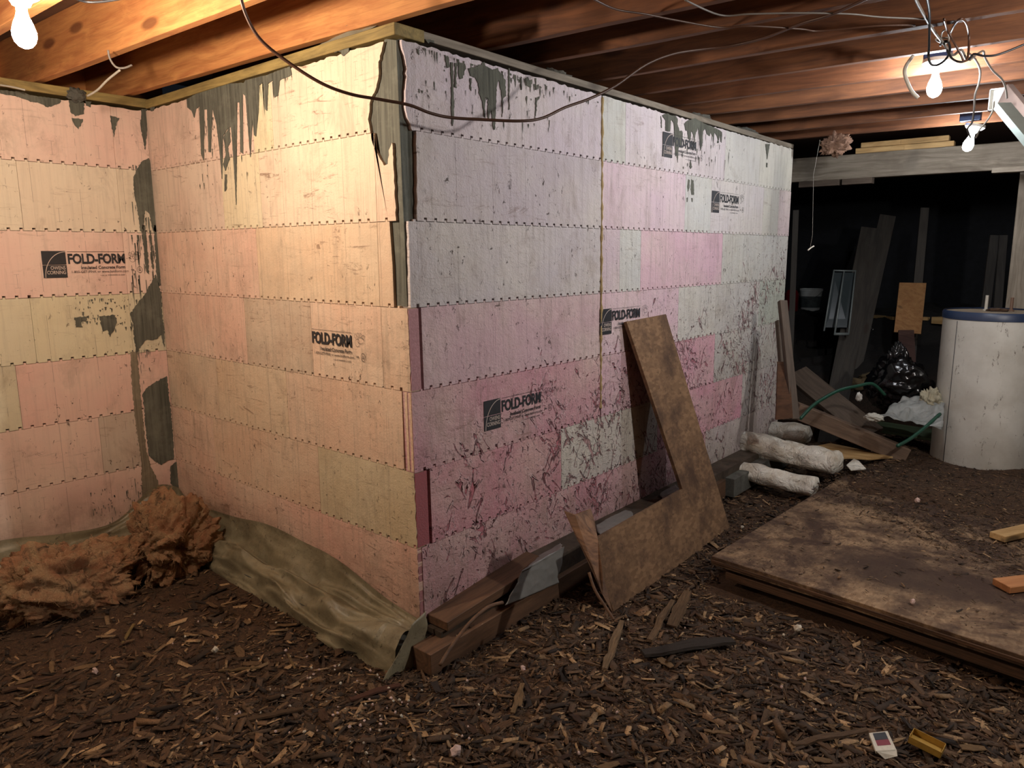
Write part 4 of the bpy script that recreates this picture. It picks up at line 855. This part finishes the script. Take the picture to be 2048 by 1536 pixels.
tag(slab('lower_board', [atd(1797,660,6.0), atd(1828,660,6.0), atd(1832,725,5.5), atd(1796,725,5.5)], Vector((.3,-.8,.5)).normalized(), .02, wood('red_lumber', '5a4038', '46302a', 1., .3)), 'dull reddish board lying on the bank under the orange board', 'board')
tag(plank('board', ongr(1750, 632, .02)+Vector((0,0,.01)), ongr(1790, 636, .02)+Vector((0,0,.01)), .05, .03, m_new, seg=2), 'thin pale board lying left of the orange board', 'board')
tag(plank('board', ongr(1846, 636, .02)+Vector((0,0,.01)), ongr(1858, 637, .02)+Vector((0,0,.01)), .05, .03, m_new, seg=2), 'thin pale board end right of the orange board', 'board')
tag(plank('board', ongr(1873, 640, .04)+Vector((0,0,.03)), ongr(1905, 642, .04)+Vector((0,0,.03)), .12, .06, m_new, seg=2), 'pale lumber ends stacked beside the heater, upper', 'board')
tag(lump('foam_scrap', ongr(1746, 660), (.022, .02, .018), m_porc, .4, 2., 3, 2.), 'tiny white scrap on the dark ledge', 'scrap')
tag(lump('foam_scrap', ongr(1713, 700), (.022, .012, .008), m_porc, .4, 2., 3, 3.), 'tiny white scrap on the slope of the bank', 'scrap')
# dangling cobweb bit
tag(box('foam_block', onz(2012, 957, .0)+Vector((0, 0, .0)), onz(2012, 957, .0)+Vector((.5, .30, .055)), plain('mauve_foam', 'a08c92', .8, .3), None, .004), 'mauve foam block on the ground at the right of the heater', 'foam block')
cw = empty('dangling_fluff', atd(1620, 497, 4.0), 'tiny white fluff dangling on a thread before the dark opening', 'fluff')
tube('thread', [Vector((0, 0, .0)), atd(1625, 470, 4.0)-cw.location, atd(1627, 350, 4.0)-cw.location, atd(1640, 280, 3.9)-cw.location], .0004, m_cablew, cw, 4, 1)
tube('tuft', [atd(1616, 501, 4.)-cw.location, Vector((0, 0, 0)), atd(1628, 492, 4.)-cw.location], .004, m_cablew, cw, 6, 3)

# torn sill gasket and blue tape on top of the corner
drape('sill_gasket', [ony(612,110,-.0), ony(700,50,.0), ony(760,45,.02), ony(690,88,-.01)], plain('grey_felt', '77705e', .95, .4), 'torn grey sill felt hanging over the sill near the corner', 'felt strip', amp=.012, n=20)
tag(slab('blue_scrap', [ony(661,64,.03), ony(682,48,.03), ony(690,56,.03), ony(668,70,.03)], Vector((0,-1,.2)).normalized(), .004, plain('blue_tape', '1d6a86', .5)), 'blue plastic scrap tucked above the sill near the corner', 'scrap')
for (s_, r_, lb) in ((.95, .11, 'grey crumpled rag on the side wall sill near the corner'), (2.3, .13, 'grey dusty rag on the middle of the side wall sill'), (2.95, .16, 'grey dusty rag on the far end of the side wall sill')):
    tag(lump('dusty_rag', Vector((-.07, s_, 2.172)), (.05, r_, .022), plain('rag_grey', '57534a', .95, .5), .4, 2.5, 4, s_), lb, 'rag')
tag(lump('mud_nest', onx(152, 190, XA+.01), (.02, .04, .03), m_conc, .4, 2.5, 4, 1.), 'grey mud lump on the left sill plate under the cable end', 'mud')
# ------------------------------------------------------------------ bark mulch
def chips(name, n, region, lmin, lmax, mat, seed, zoff=0., light=.15, parent=None, thin=1., dens=None, zf=None):
    r = np.random.default_rng(seed); x = np.zeros(0); y = np.zeros(0)
    while len(x) < n:
        a = r.uniform(region[0], region[1], n*2); b = r.uniform(region[2], region[3], n*2)
        ok = ((b < -.10) | (a > .13)) & (a > XA+.12)
        dd = dens(a, b) if dens else 1.
        ok &= r.random(n*2) < dd
        x = np.concatenate([x, a[ok]]); y = np.concatenate([y, b[ok]])
    x, y = x[:n], y[:n]; L = lmin*np.exp(r.random(n)**2.2*math.log(lmax/lmin)); W = L*r.uniform(.08, .36, n)*thin; H = np.clip(W*r.uniform(.10, .4, n), .001, .006)
    yaw = r.uniform(0, 2*PI, n); pit = r.normal(0, .16, n); rol = r.normal(0, .30, n)
    z = (zf(x, y) if zf else ground(x, y))+zoff+r.random(n)**1.5*.010
    c = np.array([[-1,-1,-1],[1,-1,-1],[1,1,-1],[-1,1,-1],[-1,-1,1],[1,-1,1],[1,1,1],[-1,1,1]], float)
    V = c[None]*np.stack([L, W, H], -1)[:, None]/2; V[:, :, 0] += r.normal(0, .12, (n, 8))*L[:, None]; V[:, :, 1] += r.normal(0, .14, (n, 8))*W[:, None]; V[:, :, 2] += (V[:, :, 0]**2)*r.normal(0, 3., n)[:, None]
    cy, sy, cp, sp, cr, sr = np.cos(yaw), np.sin(yaw), np.cos(pit), np.sin(pit), np.cos(rol), np.sin(rol)
    X, Y, Z = V[..., 0], V[..., 1], V[..., 2]
    Y, Z = Y*cr[:, None]-Z*sr[:, None], Y*sr[:, None]+Z*cr[:, None]; X, Z = X*cp[:, None]-Z*sp[:, None], X*sp[:, None]+Z*cp[:, None]; X, Y = X*cy[:, None]-Y*sy[:, None], X*sy[:, None]+Y*cy[:, None]
    V = np.stack([X+x[:, None], Y+y[:, None], Z+z[:, None]], -1)
    pal = np.array([lin(h)[:3] for h in ('40301f', '523c28', '664c34', '2e2117', '7a5c40', '5c4632', '4a3828')]); col = pal[r.integers(0, len(pal), n)]*r.uniform(.7, 1.3, (n, 1))
    lt = r.random(n) < light; col[lt] = np.array(lin('b08f68')[:3])*r.uniform(.6, 1.3, (lt.sum(), 1))
    Q = np.array([[4,5,6,7],[0,1,5,4],[1,2,6,5],[2,3,7,6],[3,0,4,7]])
    Fq = (np.arange(n)[:, None, None]*8+Q[None]).reshape(-1, 4)
    me = bpy.data.meshes.new(name); me.vertices.add(n*8); me.vertices.foreach_set('co', V.ravel().astype('f')); me.loops.add(Fq.size); me.loops.foreach_set('vertex_index', Fq.ravel().astype('i'))
    me.polygons.add(len(Fq)); me.polygons.foreach_set('loop_start', (np.arange(len(Fq))*4).astype('i')); me.polygons.foreach_set('loop_total', np.full(len(Fq), 4, 'i')); me.update(calc_edges=True)
    at = me.color_attributes.new('Col', 'FLOAT_COLOR', 'POINT'); at.data.foreach_set('color', np.repeat(np.concatenate([col, np.ones((n, 1))], 1), 8, 0).ravel().astype('f'))
    me.materials.append(mat); return tag(link(bpy.data.objects.new(name, me), parent), kind='stuff')
t = NT('bark_chip'); p = t.obj(); cc = t.n('ShaderNodeAttribute', attribute_name='Col').outputs['Color']; nn = t.noise(p, 170, 3, .7)
m_bark = t.fin(t.mix(t.ramp(nn, .3, .7, .0, .6), cc, lin('1e130b')), .85, t.bump(nn, .6, .002))
def dens_near(a, b):
    d = np.hypot(a-CAM.x, b-CAM.y); left = np.where((a < .1) & (b < 0), .35+.5*sst(-1.3, -.0, a), 1.)
    sheet_ = (a > .6) & (b > 1.22)
    return np.clip(left*np.clip(2.2/d, .2, 1)**1.3, 0, 1)*np.where(sheet_, 0, 1)
tag(chips('bark_mulch', 66000, (-1.8, 2.4, -1.7, 3.2), .008, .072, m_bark, 3, dens=dens_near), 'brown bark mulch covering the earth floor', 'mulch')
def dens_far(a, b):
    line = b-(2.62-.62*(a-.65)); return np.where(a > .62, np.clip(.16+.9*sst(-.35, .15, line), 0, 1), 1.)*np.clip(3/np.hypot(a-CAM.x, b-CAM.y), .2, 1)
def z_far(a, b): return np.where((a > .62) & (a < 2.1) & (b > 1.22) & (b < 3.3), np.maximum(ground(a, b), .026+.004), ground(a, b))
tag(chips('bark_litter', 26000, (.63, 2.1, 1.26, 4.3), .003, .030, m_bark, 5, dens=lambda a, b: dens_far(a, b)**1.4, zf=z_far, light=.08), 'fine bark and dirt scattered over the dusty board', 'mulch')
tag(chips('bark_litter', 3000, (.14, .9, 2.9, 4.4), .01, .06, m_bark, 8), 'bark and dirt between the sacks and the timber', 'mulch')
tag(chips('bark_litter', 1500, (.0, .13, .06, 3.5), .004, .016, m_bark, 9, dens=None, zf=lambda a, b: 0*a+.004) if False else chips('dirt_crumbs', 1400, (.14, .145, .06, 3.5), .004, .016, m_bark, 9, zf=lambda a, b: 0*a-.03), 'dirt crumbs along the edge of the footing', 'dirt')

# big wood chips, each its own object
chipmeshes = []
for k in range(10):
    r = random.Random(k); L = 1.; n = 7; V, Fc = [], []
    W_ = r.uniform(.16, .42)
    for i in range(n):
        q = i/(n-1); w_ = W_*(.75+.35*math.sin(q*PI)+r.uniform(-.12, .12))/2; cx = r.uniform(-.03, .03); zc = .05*math.sin(q*PI)*r.uniform(-1, 1); xx = (q-.5)+(r.uniform(-.05, .05))
        V += [(xx, cx-w_, zc), (xx+r.uniform(-.03, .03), cx+w_, zc), (xx, cx+w_*.9, zc+.05), (xx, cx-w_*.9, zc+.05)]
    for i in range(n-1):
        for q in range(4): Fc.append((i*4+q, i*4+(q+1) % 4, (i+1)*4+(q+1) % 4, (i+1)*4+q))
    Fc += [(3, 2, 1, 0), tuple((n-1)*4+q for q in range(4))]
    me = bpy.data.meshes.new('wood_chip'); me.from_pydata(V, [], [f[::-1] for f in Fc]); chipmeshes.append(me)
t = NT('wood_chip'); p = t.obj(); oc = t.n('ShaderNodeObjectInfo').outputs['Color']; g = t.noise(t.mapv(p, (4, 40, 20)), 1., 5, .7)
m_chip = t.fin(t.mix(t.ramp(g, .35, .7, 0, .75), oc, lin('2a1a10')), .85, t.bump(g, .7, .05))
for me in chipmeshes: me.materials.append(m_chip)
def chip(x, y, L, yaw, col, k, z=None, tilt=.08, lab='small brown wood or bark chip lying loose on the mulch', grp='large bark chips on the mulch', nm='wood_chip'):
    o = bpy.data.objects.new(nm, chipmeshes[k % 10]); o.scale = (L, L*(.36 if grp is None else .9), L*.6)
    o.location = (x, y, (g_at(x, y) if z is None else z)+.009); o.rotation_euler = (random.uniform(-tilt*2, tilt*2), random.uniform(-tilt, tilt), yaw); o.color = lin(col); COL.objects.link(o); return tag(o, lab, 'wood chip', grp)
pal = ['6d4c33', '7d5c3e', '5a3e2a', '8f6f4c', '4f3524', '66492f', 'a3825a']
cnt = 0
while cnt < 230:
    px, py = random.uniform(0, 2048), random.uniform(1090, 1536); q = onz(px, py, -.105)
    if (q.y > -.2 and q.x < .22) or (q.x > .55 and q.y > 1.12) or q.x < -1.7: continue
    if q.x < -1.0 and q.y > -1.: continue
    chip(q.x, q.y, random.uniform(.035, .085), random.uniform(0, 6.28), random.choice(pal), cnt); cnt += 1
def line_chip(x0, y0, x1, y1, col, k, lab, z=-.10):
    a, b = onz(x0, y0, z), onz(x1, y1, z); m = (a+b)/2
    chip(m.x, m.y, (b-a).length, math.atan2(b.y-a.y, b.x-a.x), col, k, lab=lab, grp=None, nm='bark_piece', tilt=.03)
for i, (x0, y0, x1, y1, c, lab) in enumerate(((1285,1310,1465,1285,'3d3630','dark charred bark slab in the mulch at the lower middle'), (1440,1255,1600,1300,'4a3022','dark reddish bark strip below the board stack'),
        (0,1385,130,1352,'5a3c28','long brown bark strip at the left edge'), (245,1285,268,1248,'a58a52','yellow wood splinter standing up near the left insulation clump'),
        (440,1338,520,1333,'8a7048','flat tan wood strip in the left mulch'), (1025,1425,1045,1365,'a08058','light tan wood strip in the middle foreground mulch'),
        (1640,1235,1645,1236,'6a4e38','small bark chip beneath the board stack'), (1585,1490,1740,1462,'7d6248','flat brown wood strip left of the torn cigarette box'), (1920,1480,2010,1492,'6a5038','bark strip at the lower right corner'),
        (480,1445,610,1420,'6a5034','long bark strip at the lower left'), (700,1400,800,1370,'6b402c','reddish brown bark slab below the plastic sheet end'), (1300,1280,1345,1195,'8c6f50','pale split stick pointing at the leaning board'),
        (1340,1250,1375,1180,'8a6c4c','pale split stick, right one below the leaning board'), (590,1330,575,1300,'9a7c50','pale wood chip near the plastic sheet'), (1210,1330,1245,1240,'a08462','light wood sliver in the mulch below the leaning board'))):
    line_chip(x0, y0, x1, y1, c, i, lab)
# sticks
cord('root', [(1005,1205),(975,1215),(940,1245),(905,1290),(880,1330)], 2.45, 2.2, .006, m_brownlum, 'thin curved root in the mulch right of the corner boards', 'stick', n=6)
cord('root', [(1178,1145),(1190,1180),(1212,1215),(1228,1240)], 2.68, 2.6, .006, m_brownlum, 'brown stick leaning below the split wood slab', 'stick', n=6)
# foam crumbs
crumb = lump('foam_crumb', (0, 0, -5), (1, 1, .8), plain('foam_crumb', 'd9bdb4', .9, .4), .5, 1.6, 2, 3.); crumb.data.polygons.foreach_set('use_smooth', [False]*len(crumb.data.polygons))
crumbw = plain('foam_crumb_white', 'd6cdbb', .9, .4)
me2 = crumb.data.copy(); me2.materials.clear(); me2.materials.append(crumbw); base_me = crumb.data; bpy.data.objects.remove(crumb)
def put_crumb(px, py, r_, z=-.095, me=base_me, lab='small crumb of foam among the mulch', grp='foam crumbs in the mulch'):
    o = bpy.data.objects.new('foam_crumb', me); q = onz(px, py, z); zz = max(z, g_at(q.x, q.y)+.008) if z < 0 else z; o.location = (q.x, q.y, zz); o.scale = (r_, r_, r_)
    o.rotation_euler = (random.uniform(0, 6), random.uniform(0, 6), random.uniform(0, 6)); COL.objects.link(o); tag(o, lab, 'foam crumb', grp)
rr = random.Random(11)
for i in range(110):
    px, py = (rr.gauss(690, 90), rr.gauss(1390, 60)) if i < 60 else (rr.uniform(50, 1700), rr.uniform(1200, 1520))
    if py > 1530 or py < 1200: continue
    q = onz(px, py, -.1)
    if (q.y > -.2 and q.x < .2) or (q.x > .6 and q.y > 1.15) or q.x < -1.6: continue
    put_crumb(px, py, rr.uniform(.0025, .0058), me=rr.choice((base_me, me2)))
put_crumb(912, 1502, .018, lab='largest pink foam crumb in the foreground mulch', grp=None); put_crumb(1046, 1336, .010, lab='pink foam crumb in the mulch right of the corner boards', grp=None)
put_crumb(1826, 1203, .011, .046, lab='pale pink foam crumb on the dusty board', grp=None); put_crumb(1835, 1000, .014, .06, lab='flat pink foam flake on the dirt before the heater', grp=None)
put_crumb(1484, 1054, .010, me=me2, lab='white foam flake between the leaning board and the floor board', grp=None); put_crumb(1596, 1256, .016, me=me2, lab='pale stone like crumb below the board stack', grp=None); put_crumb(430, 1300, .012, me=me2, lab='white foam flake in the left mulch', grp=None)
put_crumb(190, 1342, .012, lab='pinkish foam flake left of centre in the mulch', grp=None)
# litter: torn cigarette packet, yellow box
m_card = plain('packet_white', 'cfc8b8', .7, 0, .15, 80)
q = onz(1765, 1482, -.085); pk = empty('torn_packet', q, 'torn white and red cigarette packet lying in the mulch', 'packet')
a, b, c_, d_ = [onz(x, y, -.083)-q for x, y in ((1738,1466),(1775,1462),(1793,1500),(1752,1503))]
slab('card', [a, b, c_, d_], Vector((0,0,1)), .008, m_card, pk)
def lerpq(u_, v_, z=.0008): return (a*(1-u_)+b*u_)*(1-v_)+(d_*(1-u_)+c_*u_)*v_+Vector((0, 0, z))
slab('dark_print', [lerpq(.18,.05), lerpq(.85,.05), lerpq(.85,.42), lerpq(.18,.42)], Vector((0,0,1)), .0007, m_ink, pk); slab('red_print', [lerpq(.18,.43), lerpq(.85,.43), lerpq(.85,.72), lerpq(.18,.72)], Vector((0,0,1)), .0007, plain('packet_red', '7c2834', .6), pk)
slab('flap', [d_+Vector((0,0,.002)), c_+Vector((0,0,.002)), onz(1795,1512,-.09)-q, onz(1770,1518,-.098)-q], Vector((0,0,1)), .0015, m_card, pk)
q = onz(1852, 1492, -.09); yb = empty('yellow_box', q, 'small open yellow cardboard tray half sunk in the mulch', 'box')
m_yel = plain('yellow_card', 'b08c3a', .7, .2, .2, 40); ex = (onz(1885,1500,-.09)-onz(1822,1475,-.09)); Lx = ex.length; ang = math.atan2(ex.y, ex.x)
yb.rotation_euler = (0, .12, ang)
hx, hy, hz = Lx*.52, .028, .022
for lo, hi, nm in (((-hx,-hy,0),(hx,hy,.0015),'base'), ((-hx,-hy,0),(hx,-hy+.0015,hz),'side'), ((-hx,hy-.0015,0),(hx,hy,hz),'side'), ((-hx,-hy,0),(-hx+.0015,hy,hz),'end'), ((hx-.0015,-hy,0),(hx,hy,hz),'end')): box(nm, lo, hi, m_yel, yb)
# shared labels made singular where pieces differ
